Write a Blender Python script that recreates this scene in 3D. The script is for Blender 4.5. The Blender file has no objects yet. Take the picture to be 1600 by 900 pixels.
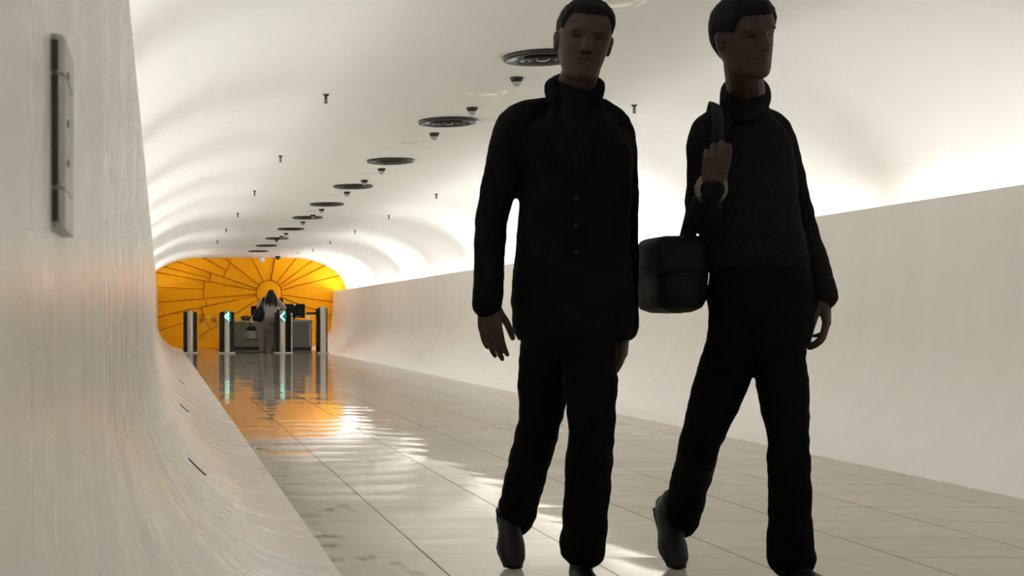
import bpy, bmesh, math, random
from mathutils import Vector, Matrix, noise
random.seed(7)
S = bpy.context.scene
C = S.collection
V = Vector
# ------------------------------------------------------------------ camera
CAM_H = 0.85
F = 2200.0
cam_data = bpy.data.cameras.new('camera')
cam = bpy.data.objects.new('camera', cam_data); C.objects.link(cam)
cam.location = (0, 0, CAM_H); cam.rotation_euler = (math.pi/2, 0, 0)
cam_data.sensor_width = 36; cam_data.lens = F/1600*36
cam_data.shift_x = (800-250)/1600; cam_data.shift_y = (497-450)/1600
cam_data.clip_start = 0.02; cam_data.clip_end = 200
cam_data.dof.use_dof = True; cam_data.dof.focus_distance = 26; cam_data.dof.aperture_fstop = 22
S.camera = cam
# ------------------------------------------------------------------ light
S.view_settings.view_transform = 'Standard'; S.view_settings.look = 'None'
S.view_settings.gamma = 1; S.view_settings.use_curve_mapping = False
S.view_settings.exposure = 0.3
w = bpy.data.worlds.new('world'); S.world = w; w.use_nodes = True
w.node_tree.nodes['Background'].inputs[0].default_value = (0.02, 0.02, 0.02, 1)
w.node_tree.nodes['Background'].inputs[1].default_value = 0.1
Y0, DEPTH = -7.0, 39.86            # tunnel ends
def cove_lamp(x, y, length, power, tilt):
    l = bpy.data.lights.new('cove_lamp', 'AREA'); l.shape = 'RECTANGLE'
    l.size = 0.09; l.size_y = length; l.energy = power; l.color = (0.965, 0.985, 1.0)
    o = bpy.data.objects.new('cove_lamp', l); C.objects.link(o)
    o.location = (x, y, 1.555)
    z = -V((math.sin(tilt), 0, math.cos(tilt))); yv = V((0, 1, 0))
    o.rotation_euler = Matrix((yv.cross(z), yv, z)).transposed().to_euler()
    return o
LAMP_R, LAMP_L = 9.2, 8.2       # watts per metre of cove
yy = Y0+0.4
while yy < DEPTH-4.5:
    ln = 2.9
    mid = yy+ln/2
    pr = 0.45 if abs(mid-25) < 1.7 or abs(mid-32) < 1.7 else 1.0     # lamps dimmed here to leave darker bands across the vault
    cove_lamp(5.10, mid, ln, LAMP_R*ln*pr*(0.5 if mid < 14 else 1.0), -1.38)
    cove_lamp(-0.27, mid, ln, LAMP_L*ln*pr*(0.88 if mid < 14 else 1.0), 1.38)
    yy += 3.4
cove_lamp(5.10, DEPTH-1.6, 2.4, LAMP_R*2.4*1.5, -0.7)
cove_lamp(-0.27, DEPTH-1.8, 2.4, LAMP_L*2.4*0.7, 1.2)  # extra lamp added to brighten the orange end wall
S.cycles.diffuse_bounces = 10; S.cycles.max_bounces = 16

def at(px, py, y):
    return V(((px-250)/F*y, y, CAM_H+(497-py)/F*y))
# ------------------------------------------------------------------ materials
def mat(name, col, rough=0.5, metal=0.0, spec=0.5, var=0.0, vscale=8.0, bump=0.0, bscale=40.0, emit=None, estr=0, coat=0.0):
    m = bpy.data.materials.new(name); m.use_nodes = True
    nt = m.node_tree; b = nt.nodes['Principled BSDF']
    b.inputs['Base Color'].default_value = (*col, 1)
    b.inputs['Roughness'].default_value = rough; b.inputs['Metallic'].default_value = metal
    b.inputs['Specular IOR Level'].default_value = spec
    b.inputs['Coat Weight'].default_value = coat
    if emit:
        b.inputs['Emission Color'].default_value = (*emit, 1); b.inputs['Emission Strength'].default_value = estr
    tc = nt.nodes.new('ShaderNodeTexCoord')
    if var:
        n = nt.nodes.new('ShaderNodeTexNoise'); n.inputs['Scale'].default_value = vscale; n.inputs['Detail'].default_value = 5
        nt.links.new(tc.outputs['Object'], n.inputs['Vector'])
        r = nt.nodes.new('ShaderNodeMapRange')
        r.inputs['From Min'].default_value = 0.3; r.inputs['From Max'].default_value = 0.7
        r.inputs['To Min'].default_value = 1-var; r.inputs['To Max'].default_value = 1+var
        nt.links.new(n.outputs['Fac'], r.inputs['Value'])
        mx = nt.nodes.new('ShaderNodeVectorMath'); mx.operation = 'SCALE'
        mx.inputs[0].default_value = col
        nt.links.new(r.outputs[0], mx.inputs['Scale']); nt.links.new(mx.outputs[0], b.inputs['Base Color'])
    if bump:
        n2 = nt.nodes.new('ShaderNodeTexNoise'); n2.inputs['Scale'].default_value = bscale; n2.inputs['Detail'].default_value = 3
        nt.links.new(tc.outputs['Object'], n2.inputs['Vector'])
        bp = nt.nodes.new('ShaderNodeBump'); bp.inputs['Strength'].default_value = bump; bp.inputs['Distance'].default_value = 0.01
        nt.links.new(n2.outputs['Fac'], bp.inputs['Height']); nt.links.new(bp.outputs[0], b.inputs['Normal'])
    return m

def wall_material(name, col, rough, spec, streak, var=1.0):
    """wall paint with soft reflection streaks put into its colour: faint bands up the wall (u = along tunnel, v = up the profile)"""
    m = mat(name, col, rough, 0, spec)
    nt = m.node_tree; b = nt.nodes['Principled BSDF']; N = nt.nodes.new; L = nt.links.new
    uv = N('ShaderNodeUVMap')
    mp = N('ShaderNodeMapping'); mp.inputs['Scale'].default_value = (5, 0.3, 1)
    L(uv.outputs[0], mp.inputs[0])
    n = N('ShaderNodeTexNoise'); n.inputs['Scale'].default_value = 1.0; n.inputs['Detail'].default_value = 2
    L(mp.outputs[0], n.inputs['Vector'])
    bp = N('ShaderNodeBump'); bp.inputs['Strength'].default_value = streak; bp.inputs['Distance'].default_value = 0.01
    L(n.outputs['Fac'], bp.inputs['Height']); L(bp.outputs[0], b.inputs['Normal'])
    r = N('ShaderNodeMapRange'); r.inputs['From Min'].default_value = 0.3; r.inputs['From Max'].default_value = 0.7
    r.inputs['To Min'].default_value = rough*0.85; r.inputs['To Max'].default_value = rough*1.2
    L(n.outputs['Fac'], r.inputs['Value']); L(r.outputs[0], b.inputs['Roughness'])
    r2 = N('ShaderNodeMapRange'); r2.inputs['From Min'].default_value = 0.3; r2.inputs['From Max'].default_value = 0.7
    r2.inputs['To Min'].default_value = 1-0.06*var; r2.inputs['To Max'].default_value = 1+0.04*var  # streaks of reflected light painted as paler and darker bands
    mp2 = N('ShaderNodeMapping'); mp2.inputs['Scale'].default_value = (3, 0.25, 1); L(uv.outputs[0], mp2.inputs[0])
    n3 = N('ShaderNodeTexNoise'); n3.inputs['Scale'].default_value = 1.0; n3.inputs['Detail'].default_value = 2
    L(mp2.outputs[0], n3.inputs['Vector']); L(n3.outputs['Fac'], r2.inputs['Value'])
    sc = N('ShaderNodeVectorMath'); sc.operation = 'SCALE'; sc.inputs[0].default_value = col
    L(r2.outputs[0], sc.inputs['Scale']); L(sc.outputs[0], b.inputs['Base Color'])
    return m

def floor_material():
    m = mat('polished_stone', (0.40, 0.37, 0.31), 0.1, 0, 0.38)
    nt = m.node_tree; b = nt.nodes['Principled BSDF']; N = nt.nodes.new; L = nt.links.new
    def math_(op, a, bb=None):
        n = N('ShaderNodeMath'); n.operation = op
        for i, x in enumerate((a, bb)):
            if x is None: continue
            if isinstance(x, (int, float)): n.inputs[i].default_value = x
            else: L(x, n.inputs[i])
        return n.outputs[0]
    tc = N('ShaderNodeTexCoord'); sx = N('ShaderNodeSeparateXYZ'); L(tc.outputs['Object'], sx.inputs[0])
    TW, TL = 0.558, 0.44
    u = math_('DIVIDE', math_('SUBTRACT', sx.outputs[0], 0.397), TW)
    v = math_('DIVIDE', math_('ADD', sx.outputs[1], 20.0-4.76+0.44*0), TL)
    fu, fv = math_('FRACT', u), math_('FRACT', v)
    iu, iv = math_('FLOOR', u), math_('FLOOR', v)
    du = math_('MULTIPLY', math_('MINIMUM', fu, math_('SUBTRACT', 1.0, fu)), TW)
    dv = math_('MULTIPLY', math_('MINIMUM', fv, math_('SUBTRACT', 1.0, fv)), TL)
    ju = math_('LESS_THAN', du, 0.0028); jv = math_('LESS_THAN', dv, 0.0022)
    joint = math_('MAXIMUM', ju, math_('MULTIPLY', jv, 0.9))
    cv = N('ShaderNodeCombineXYZ'); L(iu, cv.inputs[0]); L(iv, cv.inputs[1])
    wn = N('ShaderNodeTexWhiteNoise'); wn.noise_dimensions = '2D'; L(cv.outputs[0], wn.inputs['Vector'])
    wc = N('ShaderNodeSeparateColor'); L(wn.outputs['Color'], wc.inputs[0])
    # every slab lies a hair out of level, and is very slightly cupped
    low = N('ShaderNodeTexNoise'); low.inputs['Scale'].default_value = 1.3; low.inputs['Detail'].default_value = 2
    L(tc.outputs['Object'], low.inputs['Vector'])
    nx = math_('MULTIPLY', math_('SUBTRACT', wc.outputs[0], 0.5), 0.006)
    ny = math_('ADD', math_('MULTIPLY', math_('SUBTRACT', wc.outputs[1], 0.5), 0.006),
               math_('ADD', math_('MULTIPLY', math_('SUBTRACT', fv, 0.5), 0.010),
                     math_('MULTIPLY', math_('SUBTRACT', low.outputs['Fac'], 0.5), 0.022)))
    nn = N('ShaderNodeCombineXYZ'); L(nx, nn.inputs[0]); L(ny, nn.inputs[1]); nn.inputs[2].default_value = 1
    no = N('ShaderNodeVectorMath'); no.operation = 'NORMALIZE'; L(nn.outputs[0], no.inputs[0]); 
    # stone grain and old scuffs
    mp = N('ShaderNodeMapping'); mp.inputs['Scale'].default_value = (1.0, 3.0, 1); L(tc.outputs['Object'], mp.inputs[0])
    g = N('ShaderNodeTexNoise'); g.inputs['Scale'].default_value = 3.5; g.inputs['Detail'].default_value = 8; L(mp.outputs[0], g.inputs['Vector'])
    gr = math_('ADD', 0.82, math_('MULTIPLY', g.outputs['Fac'], 0.3))
    tile = math_('ADD', 0.95, math_('MULTIPLY', wc.outputs[2], 0.1))
    sp = N('ShaderNodeTexNoise'); sp.inputs['Scale'].default_value = 4.2; sp.inputs['Detail'].default_value = 2
    mp3 = N('ShaderNodeMapping'); mp3.inputs['Scale'].default_value = (1.6, 0.7, 1); L(tc.outputs['Object'], mp3.inputs[0]); L(mp3.outputs[0], sp.inputs['Vector'])
    st = N('ShaderNodeMapRange'); st.inputs['From Min'].default_value = 0.62; st.inputs['From Max'].default_value = 0.70
    L(sp.outputs['Fac'], st.inputs['Value'])
    edge = N('ShaderNodeMapRange'); edge.inputs['From Min'].default_value = 1.05; edge.inputs['From Max'].default_value = 0.75
    L(sx.outputs[0], edge.inputs['Value'])
    stain = math_('SUBTRACT', 1.0, math_('MULTIPLY', math_('MULTIPLY', st.outputs[0], edge.outputs[0]), 0.6))
    f = math_('MULTIPLY', math_('MULTIPLY', gr, tile), math_('MULTIPLY', stain, math_('SUBTRACT', 1.0, math_('MULTIPLY', joint, 0.85))))
    sc = N('ShaderNodeVectorMath'); sc.operation = 'SCALE'; sc.inputs[0].default_value = (0.58, 0.545, 0.47)
    L(f, sc.inputs['Scale']); L(sc.outputs[0], b.inputs['Base Color'])
    ro = math_('ADD', 0.015, math_('MULTIPLY', g.outputs['Fac'], 0.05))
    b.inputs['Specular IOR Level'].default_value = 0.0; b.inputs['Roughness'].default_value = 0.8
    gl = N('ShaderNodeBsdfGlossy'); gl.inputs['Color'].default_value = (0.82, 0.80, 0.77, 1)
    L(ro, gl.inputs['Roughness']); L(no.outputs[0], gl.inputs['Normal'])
    fz = N('ShaderNodeFresnel'); fz.inputs['IOR'].default_value = 1.6
    fac = math_('MULTIPLY', fz.outputs[0], math_('SUBTRACT', 1.0, math_('MULTIPLY', joint, 0.9)))
    ms = N('ShaderNodeMixShader'); L(fac, ms.inputs[0]); L(b.outputs[0], ms.inputs[1]); L(gl.outputs[0], ms.inputs[2])
    L(ms.outputs[0], nt.nodes['Material Output'].inputs[0])
    return m

M = {}
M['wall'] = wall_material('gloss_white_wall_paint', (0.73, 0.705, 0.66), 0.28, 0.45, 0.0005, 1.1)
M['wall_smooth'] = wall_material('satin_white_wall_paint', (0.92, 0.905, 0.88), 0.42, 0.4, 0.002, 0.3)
M['vault'] = wall_material('matt_white_ceiling_paint', (0.79, 0.775, 0.745), 0.75, 0.15, 0.001, 0.2)
M['floor'] = floor_material()
M['orange'] = mat('orange_paint', (0.95, 0.42, 0.002), 0.5, 0, 0.12, var=0.06, vscale=1.5, bump=0.05, bscale=60)
M['dark_metal'] = mat('dark_bronze_metal', (0.045, 0.043, 0.038), 0.35, 0.6, 0.5, var=0.1)
M['black_plastic'] = mat('black_plastic', (0.008, 0.008, 0.008), 0.4, 0, 0.4, var=0.1)
M['black_screen'] = mat('black_monitor_plastic', (0.004, 0.004, 0.004), 0.5, 0, 0.2, var=0.1)
M['lens'] = mat('frosted_lens', (0.33, 0.32, 0.29), 0.2, 0, 0.5, var=0.05)
M['white_plastic'] = mat('white_plastic', (0.74, 0.71, 0.65), 0.4, 0, 0.4, var=0.02)
M['brass'] = mat('aged_brass', (0.09, 0.075, 0.05), 0.4, 0.7, 0.5, var=0.1)
M['steel'] = mat('brushed_steel', (0.62, 0.60, 0.52), 0.28, 1.0, 0.5, var=0.06, vscale=20)
M['gate_black'] = mat('black_glass_cladding', (0.006, 0.007, 0.006), 0.12, 0, 0.5, var=0.1)
M['green'] = mat('green_lit_panel', (0.0, 0.09, 0.06), 0.3, 0, 0.5, emit=(0.0, 0.55, 0.32), estr=0.2)
M['arrow'] = mat('lit_arrow', (0.5, 0.9, 0.8), 0.3, 0, 0.5, emit=(0.35, 1.0, 0.78), estr=2.6)
M['desk'] = mat('grey_green_laminate', (0.105, 0.105, 0.075), 0.5, 0, 0.3, var=0.06, vscale=3)
M['cabinet'] = mat('grey_laminate', (0.13, 0.125, 0.115), 0.5, 0, 0.3, var=0.06, vscale=3)
M['cabinet_edge'] = mat('pale_grey_edging', (0.26, 0.245, 0.21), 0.4, 0, 0.4, var=0.04)
M['paper'] = mat('white_paper', (0.78, 0.77, 0.74), 0.7, 0, 0.2, var=0.02)
M['yellow'] = mat('yellow_light_spot', (0.95, 0.62, 0.03), 0.4, 0, 0.4, var=0.02)
M['mark_dark'] = mat('dark_print', (0.03, 0.025, 0.015), 0.5, 0, 0.3, var=0.05)
M['mark_pale'] = mat('pale_print', (0.55, 0.5, 0.38), 0.5, 0, 0.3, var=0.05)
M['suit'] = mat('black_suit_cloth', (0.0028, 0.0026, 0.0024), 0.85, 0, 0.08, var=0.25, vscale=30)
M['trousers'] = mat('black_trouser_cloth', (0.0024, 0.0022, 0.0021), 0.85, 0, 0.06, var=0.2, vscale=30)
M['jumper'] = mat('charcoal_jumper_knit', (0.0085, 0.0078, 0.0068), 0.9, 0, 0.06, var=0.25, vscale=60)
M['shirt_dark'] = mat('dark_shirt_cloth', (0.005, 0.0047, 0.0043), 0.85, 0, 0.06, var=0.1)
M['cuff'] = mat('pale_shirt_cuff_cloth', (0.12, 0.11, 0.075), 0.8, 0, 0.1, var=0.05)
M['badge'] = mat('dull_olive_card', (0.045, 0.045, 0.032), 0.5, 0, 0.2, var=0.1)
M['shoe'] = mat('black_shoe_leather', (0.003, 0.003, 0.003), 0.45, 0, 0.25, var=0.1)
M['bag_black'] = mat('black_bag_cloth', (0.004, 0.0038, 0.0035), 0.7, 0, 0.15, var=0.2, vscale=30)
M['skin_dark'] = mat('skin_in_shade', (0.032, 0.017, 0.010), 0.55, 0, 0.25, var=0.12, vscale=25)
M['skin_mid'] = mat('skin', (0.16, 0.095, 0.062), 0.55, 0, 0.25, var=0.08, vscale=25)
M['skin_pale'] = mat('pale_skin', (0.55, 0.47, 0.33), 0.55, 0, 0.25, var=0.05, vscale=25)
M['eye'] = mat('eye_dark', (0.006, 0.005, 0.004), 0.5, 0, 0.15, var=0.05)
M['hair'] = mat('dark_hair', (0.004, 0.0035, 0.003), 0.7, 0, 0.1, var=0.3, vscale=50)
M['hair_brown'] = mat('dark_brown_hair', (0.016, 0.010, 0.007), 0.55, 0, 0.3, var=0.4, vscale=40)
M['top_grey'] = mat('pale_grey_knit', (0.40, 0.385, 0.37), 0.85, 0, 0.1, var=0.06, vscale=20)
M['trouser_grey'] = mat('taupe_trouser_cloth', (0.235, 0.205, 0.18), 0.85, 0, 0.1, var=0.06, vscale=20)
M['bag_brown'] = mat('dark_brown_leather', (0.010, 0.007, 0.006), 0.5, 0, 0.25, var=0.15)
M['bag_silver'] = mat('silver_grey_leather', (0.22, 0.215, 0.20), 0.35, 0.4, 0.5, var=0.1)
M['slot'] = mat('dark_gap', (0.012, 0.011, 0.010), 0.8, 0, 0.1, var=0.1)
M['grip'] = mat('grey_metal_casing', (0.30, 0.29, 0.265), 0.30, 0.5, 0.5, var=0.08, vscale=30)
def glass_material():
    m = mat('clear_barrier_glass', (0.92, 0.95, 0.9), 0.02, 0, 0.5)
    nt = m.node_tree; b = nt.nodes['Principled BSDF']; out = nt.nodes['Material Output']
    t = nt.nodes.new('ShaderNodeBsdfTransparent'); t.inputs[0].default_value = (0.93, 0.95, 0.92, 1)
    g = nt.nodes.new('ShaderNodeBsdfGlossy'); g.inputs['Roughness'].default_value = 0.02
    fr = nt.nodes.new('ShaderNodeFresnel'); fr.inputs['IOR'].default_value = 1.3
    mx = nt.nodes.new('ShaderNodeMixShader')
    nt.links.new(fr.outputs[0], mx.inputs[0]); nt.links.new(t.outputs[0], mx.inputs[1]); nt.links.new(g.outputs[0], mx.inputs[2])
    nt.links.new(mx.outputs[0], out.inputs[0])
    return m
M['glass'] = glass_material()

# ------------------------------------------------------------------ object helpers
def link_mesh(name, me, m, parent=None, smooth=True):
    o = bpy.data.objects.new(name, me); C.objects.link(o)
    if m is not None: me.materials.append(m)
    if smooth:
        for p in me.polygons: p.use_smooth = True
    if parent: o.parent = parent
    return o
def build(name, bm, m, parent=None, smooth=False, recalc=True):
    if recalc: bmesh.ops.recalc_face_normals(bm, faces=bm.faces)
    me = bpy.data.meshes.new(name); bm.to_mesh(me); bm.free()
    return link_mesh(name, me, m, parent, smooth)
def tag(o, label, cat, group=None):
    o['label'] = label; o['category'] = cat
    if group: o['group'] = group
    return o
def thing(name, label, cat, loc=(0, 0, 0), group=None, rz=0.0):
    o = bpy.data.objects.new(name, None); C.objects.link(o)
    o.location = loc; o.rotation_euler = (0, 0, rz); o.empty_display_size = 0.1
    return tag(o, label, cat, group)
def structure(o): o['kind'] = 'structure'; return o
def copy_thing(o, loc, label):
    c = o.copy(); C.objects.link(c); c.location = loc; c['label'] = label
    for ch in o.children:
        d = ch.copy(); C.objects.link(d); d.parent = c
        for g in ch.children:
            e = g.copy(); C.objects.link(e); e.parent = d
    return c
def add_box(bm, c, s, bev=0.0, rot=None):
    r = bmesh.ops.create_cube(bm, size=1.0)
    vs = r['verts']
    for v in vs: v.co = V((v.co.x*s[0], v.co.y*s[1], v.co.z*s[2]))
    if bev:
        es = list({e for v in vs for e in v.link_edges})
        rb = bmesh.ops.bevel(bm, geom=es, offset=bev, segments=2, affect='EDGES', profile=0.5)
        vs = list({v for f in rb['faces'] for v in f.verts} | {v for v in vs if v.is_valid})
    for v in vs:
        co = v.co.copy()
        if rot: co = rot @ co
        v.co = co + V(c)
def add_lathe(bm, prof, n=40, c=(0, 0, 0)):
    rings = []
    for r, z in prof:
        if r < 1e-6: rings.append([bm.verts.new(V((0, 0, z))+V(c))])
        else: rings.append([bm.verts.new(V((r*math.cos(2*math.pi*i/n), r*math.sin(2*math.pi*i/n), z))+V(c)) for i in range(n)])
    for a, b in zip(rings, rings[1:]):
        if len(a) == 1 and len(b) == 1: continue
        for i in range(n):
            j = (i+1) % n
            if len(a) == 1: bm.faces.new((a[0], b[i], b[j]))
            elif len(b) == 1: bm.faces.new((a[i], a[j], b[0]))
            else: bm.faces.new((a[i], a[j], b[j], b[i]))
def spline(pts, rad, sub=5):
    P = [V(p) for p in pts]; out, ro = [], []
    R = [r if isinstance(r, tuple) else (r, r) for r in rad]
    for i in range(len(P)-1):
        p0, p1, p2, p3 = P[max(i-1, 0)], P[i], P[i+1], P[min(i+2, len(P)-1)]
        for k in range(sub):
            t = k/sub
            out.append(0.5*((2*p1)+(p2-p0)*t+(2*p0-5*p1+4*p2-p3)*t*t+(3*p1-p0-3*p2+p3)*t**3))
            s = t*t*(3-2*t)
            ro.append((R[i][0]*(1-s)+R[i+1][0]*s, R[i][1]*(1-s)+R[i+1][1]*s))
    out.append(P[-1]); ro.append(R[-1])
    return out, ro
def add_tube(bm, pts, rad, side=None, n=14, sub=5, round_ends=True):
    """swept tube; rad = radius or (along side, across side) per point"""
    P, R = spline(pts, rad, sub) if sub > 1 else ([V(p) for p in pts], [r if isinstance(r, tuple) else (r, r) for r in rad])
    if round_ends:
        d0 = (P[0]-P[1]).normalized(); d1 = (P[-1]-P[-2]).normalized()
        h0, h1 = min(R[0]), min(R[-1])
        pre = [(P[0]+d0*h0*math.sin(a), (R[0][0]*math.cos(a), R[0][1]*math.cos(a))) for a in (1.35, 0.9, 0.45)]
        post = [(P[-1]+d1*h1*math.sin(a), (R[-1][0]*math.cos(a), R[-1][1]*math.cos(a))) for a in (0.45, 0.9, 1.35)]
        P = [p for p, _ in pre]+P+[p for p, _ in post]; R = [r for _, r in pre]+R+[r for _, r in post]
    u = V(side) if side is not None else None
    rings = []
    for i, p in enumerate(P):
        t = (P[min(i+1, len(P)-1)]-P[max(i-1, 0)]).normalized()
        if u is None: u = t.orthogonal()
        u = (u-t*u.dot(t)); u = u.normalized() if u.length > 1e-6 else t.orthogonal().normalized()
        b = t.cross(u)
        rings.append([bm.verts.new(p+u*math.cos(2*math.pi*k/n)*R[i][0]+b*math.sin(2*math.pi*k/n)*R[i][1]) for k in range(n)])
    for a, b in zip(rings, rings[1:]):
        for k in range(n): bm.faces.new((a[k], a[(k+1) % n], b[(k+1) % n], b[k]))
    bm.faces.new(rings[0][::-1]); bm.faces.new(rings[-1])
def add_rings(bm, rows, n=28, power=2.4, yaw=0.0):
    """closed loft of level rings: rows of (x, y, z, half width, half depth)"""
    rings = []
    for x, y, z, rx, ry in rows:
        ring = []
        for k in range(n):
            a = 2*math.pi*k/n; c, s = math.cos(a), math.sin(a)
            px = rx*math.copysign(abs(c)**(2/power), c); py = ry*math.copysign(abs(s)**(2/power), s)
            ring.append(bm.verts.new((x+px*math.cos(yaw)-py*math.sin(yaw), y+px*math.sin(yaw)+py*math.cos(yaw), z)))
        rings.append(ring)
    for a, b in zip(rings, rings[1:]):
        for k in range(n): bm.faces.new((a[k], a[(k+1) % n], b[(k+1) % n], b[k]))
    bm.faces.new(rings[0][::-1]); bm.faces.new(rings[-1])
def add_ball(bm, c, r, rot=None, seg=20):
    res = bmesh.ops.create_uvsphere(bm, u_segments=seg, v_segments=seg//2+2, radius=1.0)
    for v in res['verts']:
        co = V((v.co.x*r[0], v.co.y*r[1], v.co.z*r[2]))
        if rot: co = rot @ co
        v.co = co+V(c)
def blob(name, bm, voxel, smooth, m, parent=None, wrinkle=0.0, wscale=9.0):
    """join everything in bm into one continuous smooth skin"""
    bmesh.ops.recalc_face_normals(bm, faces=bm.faces)
    me = bpy.data.meshes.new(name); bm.to_mesh(me); bm.free()
    o = bpy.data.objects.new(name, me); C.objects.link(o)
    r = o.modifiers.new('r', 'REMESH'); r.mode = 'VOXEL'; r.voxel_size = voxel
    if smooth:
        s = o.modifiers.new('s', 'SMOOTH'); s.factor = 0.5; s.iterations = smooth
    dg = bpy.context.evaluated_depsgraph_get()
    me2 = bpy.data.meshes.new_from_object(o.evaluated_get(dg))
    o.modifiers.clear(); o.data = me2; bpy.data.meshes.remove(me); me2.name = name
    if wrinkle:
        cn = [(v.co.copy(), v.normal.copy()) for v in me2.vertices]
        flat = []
        for co, no in cn:
            q = V((co.x*wscale, co.y*wscale, co.z*wscale*2.2))
            flat.extend(co+no*(wrinkle*(noise.noise(q)+0.5*noise.noise(q*2.3))))
        me2.vertices.foreach_set('co', flat); me2.update()
    if m is not None: me2.materials.append(m)
    for p in me2.polygons: p.use_smooth = True
    if parent: o.parent = parent
    return o

# ------------------------------------------------------------------ the tunnel shell
def profile_shell(name, prof, y0, y1, m, ny=60):
    """sweep an (x, z) profile down the tunnel, with u along and v up the profile"""
    bm = bmesh.new(); uvl = bm.loops.layers.uv.new('UVMap')
    acc = [0.0]
    for a, b in zip(prof, prof[1:]): acc.append(acc[-1]+math.hypot(b[0]-a[0], b[1]-a[1]))
    ys = [y0+(y1-y0)*i/ny for i in range(ny+1)]
    g = [[bm.verts.new((x, y, z)) for x, z in prof] for y in ys]
    for i in range(ny):
        for j in range(len(prof)-1):
            f = bm.faces.new((g[i][j], g[i+1][j], g[i+1][j+1], g[i][j+1]))
            for lp, (a, b) in zip(f.loops, ((i, j), (i+1, j), (i+1, j+1), (i, j+1))):
                lp[uvl].uv = (ys[a], acc[b])
    me = bpy.data.meshes.new(name); bm.to_mesh(me); bm.free()
    o = link_mesh(name, me, m, None, True)
    me.set_sharp_from_angle(angle=math.radians(35))
    return structure(o)
FL, FR = 0.60, 4.06
LEDGE_Z, CEIL_Z = 1.61, 2.55
def left_profile():
    p = [(0.60-0.67*math.sin(a), 0.75-0.75*math.cos(a)) for a in [math.pi/2*i/28 for i in range(29)]]
    p += [(-0.070-0.004*t, 0.75+(LEDGE_Z-0.75)*t) for t in (0.25, 0.5, 0.75, 1.0)]
    p += [(-0.13, LEDGE_Z), (-0.13, 1.36), (-0.42, 1.36), (-0.42, 1.60)]
    return p
def right_profile():
    p = [(4.06+0.80*math.sin(a), 0.80-0.80*math.cos(a)) for a in [math.pi/2*i/28 for i in range(29)]]
    p += [(4.86+0.05*t, 0.80+(LEDGE_Z-0.80)*t) for t in (0.25, 0.5, 0.75, 1.0)]
    p += [(4.97, LEDGE_Z), (4.97, 1.36), (5.26, 1.36), (5.26, 1.60)]
    return p
def vault_profile():
    p = []
    for i in range(33):
        a = math.pi/2*i/32
        p.append((1.14-1.56*math.cos(a), 1.60+0.95*math.sin(a)))
    for i in range(33):
        a = math.pi/2*(1-i/32)
        p.append((3.70+1.56*math.cos(a), 1.60+0.95*math.sin(a)))
    return p
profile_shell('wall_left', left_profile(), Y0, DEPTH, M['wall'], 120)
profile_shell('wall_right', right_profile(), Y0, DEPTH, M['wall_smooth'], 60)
profile_shell('ceiling', vault_profile(), Y0, DEPTH, M['vault'], 40)
bm = bmesh.new(); add_box(bm, (2.33, (Y0+DEPTH)/2, -0.04), (3.5, DEPTH-Y0, 0.08))
structure(build('floor', bm, M['floor']))
bm = bmesh.new(); add_box(bm, (2.4, DEPTH+0.16, 1.25), (6.4, 0.08, 2.9)); structure(build('wall_end', bm, M['orange']))
bm = bmesh.new(); add_box(bm, (2.4, Y0-0.05, 1.25), (6.4, 0.1, 2.9)); structure(build('wall_back', bm, M['vault']))  # unseen wall added behind the camera to close the tunnel for its lighting

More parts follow.
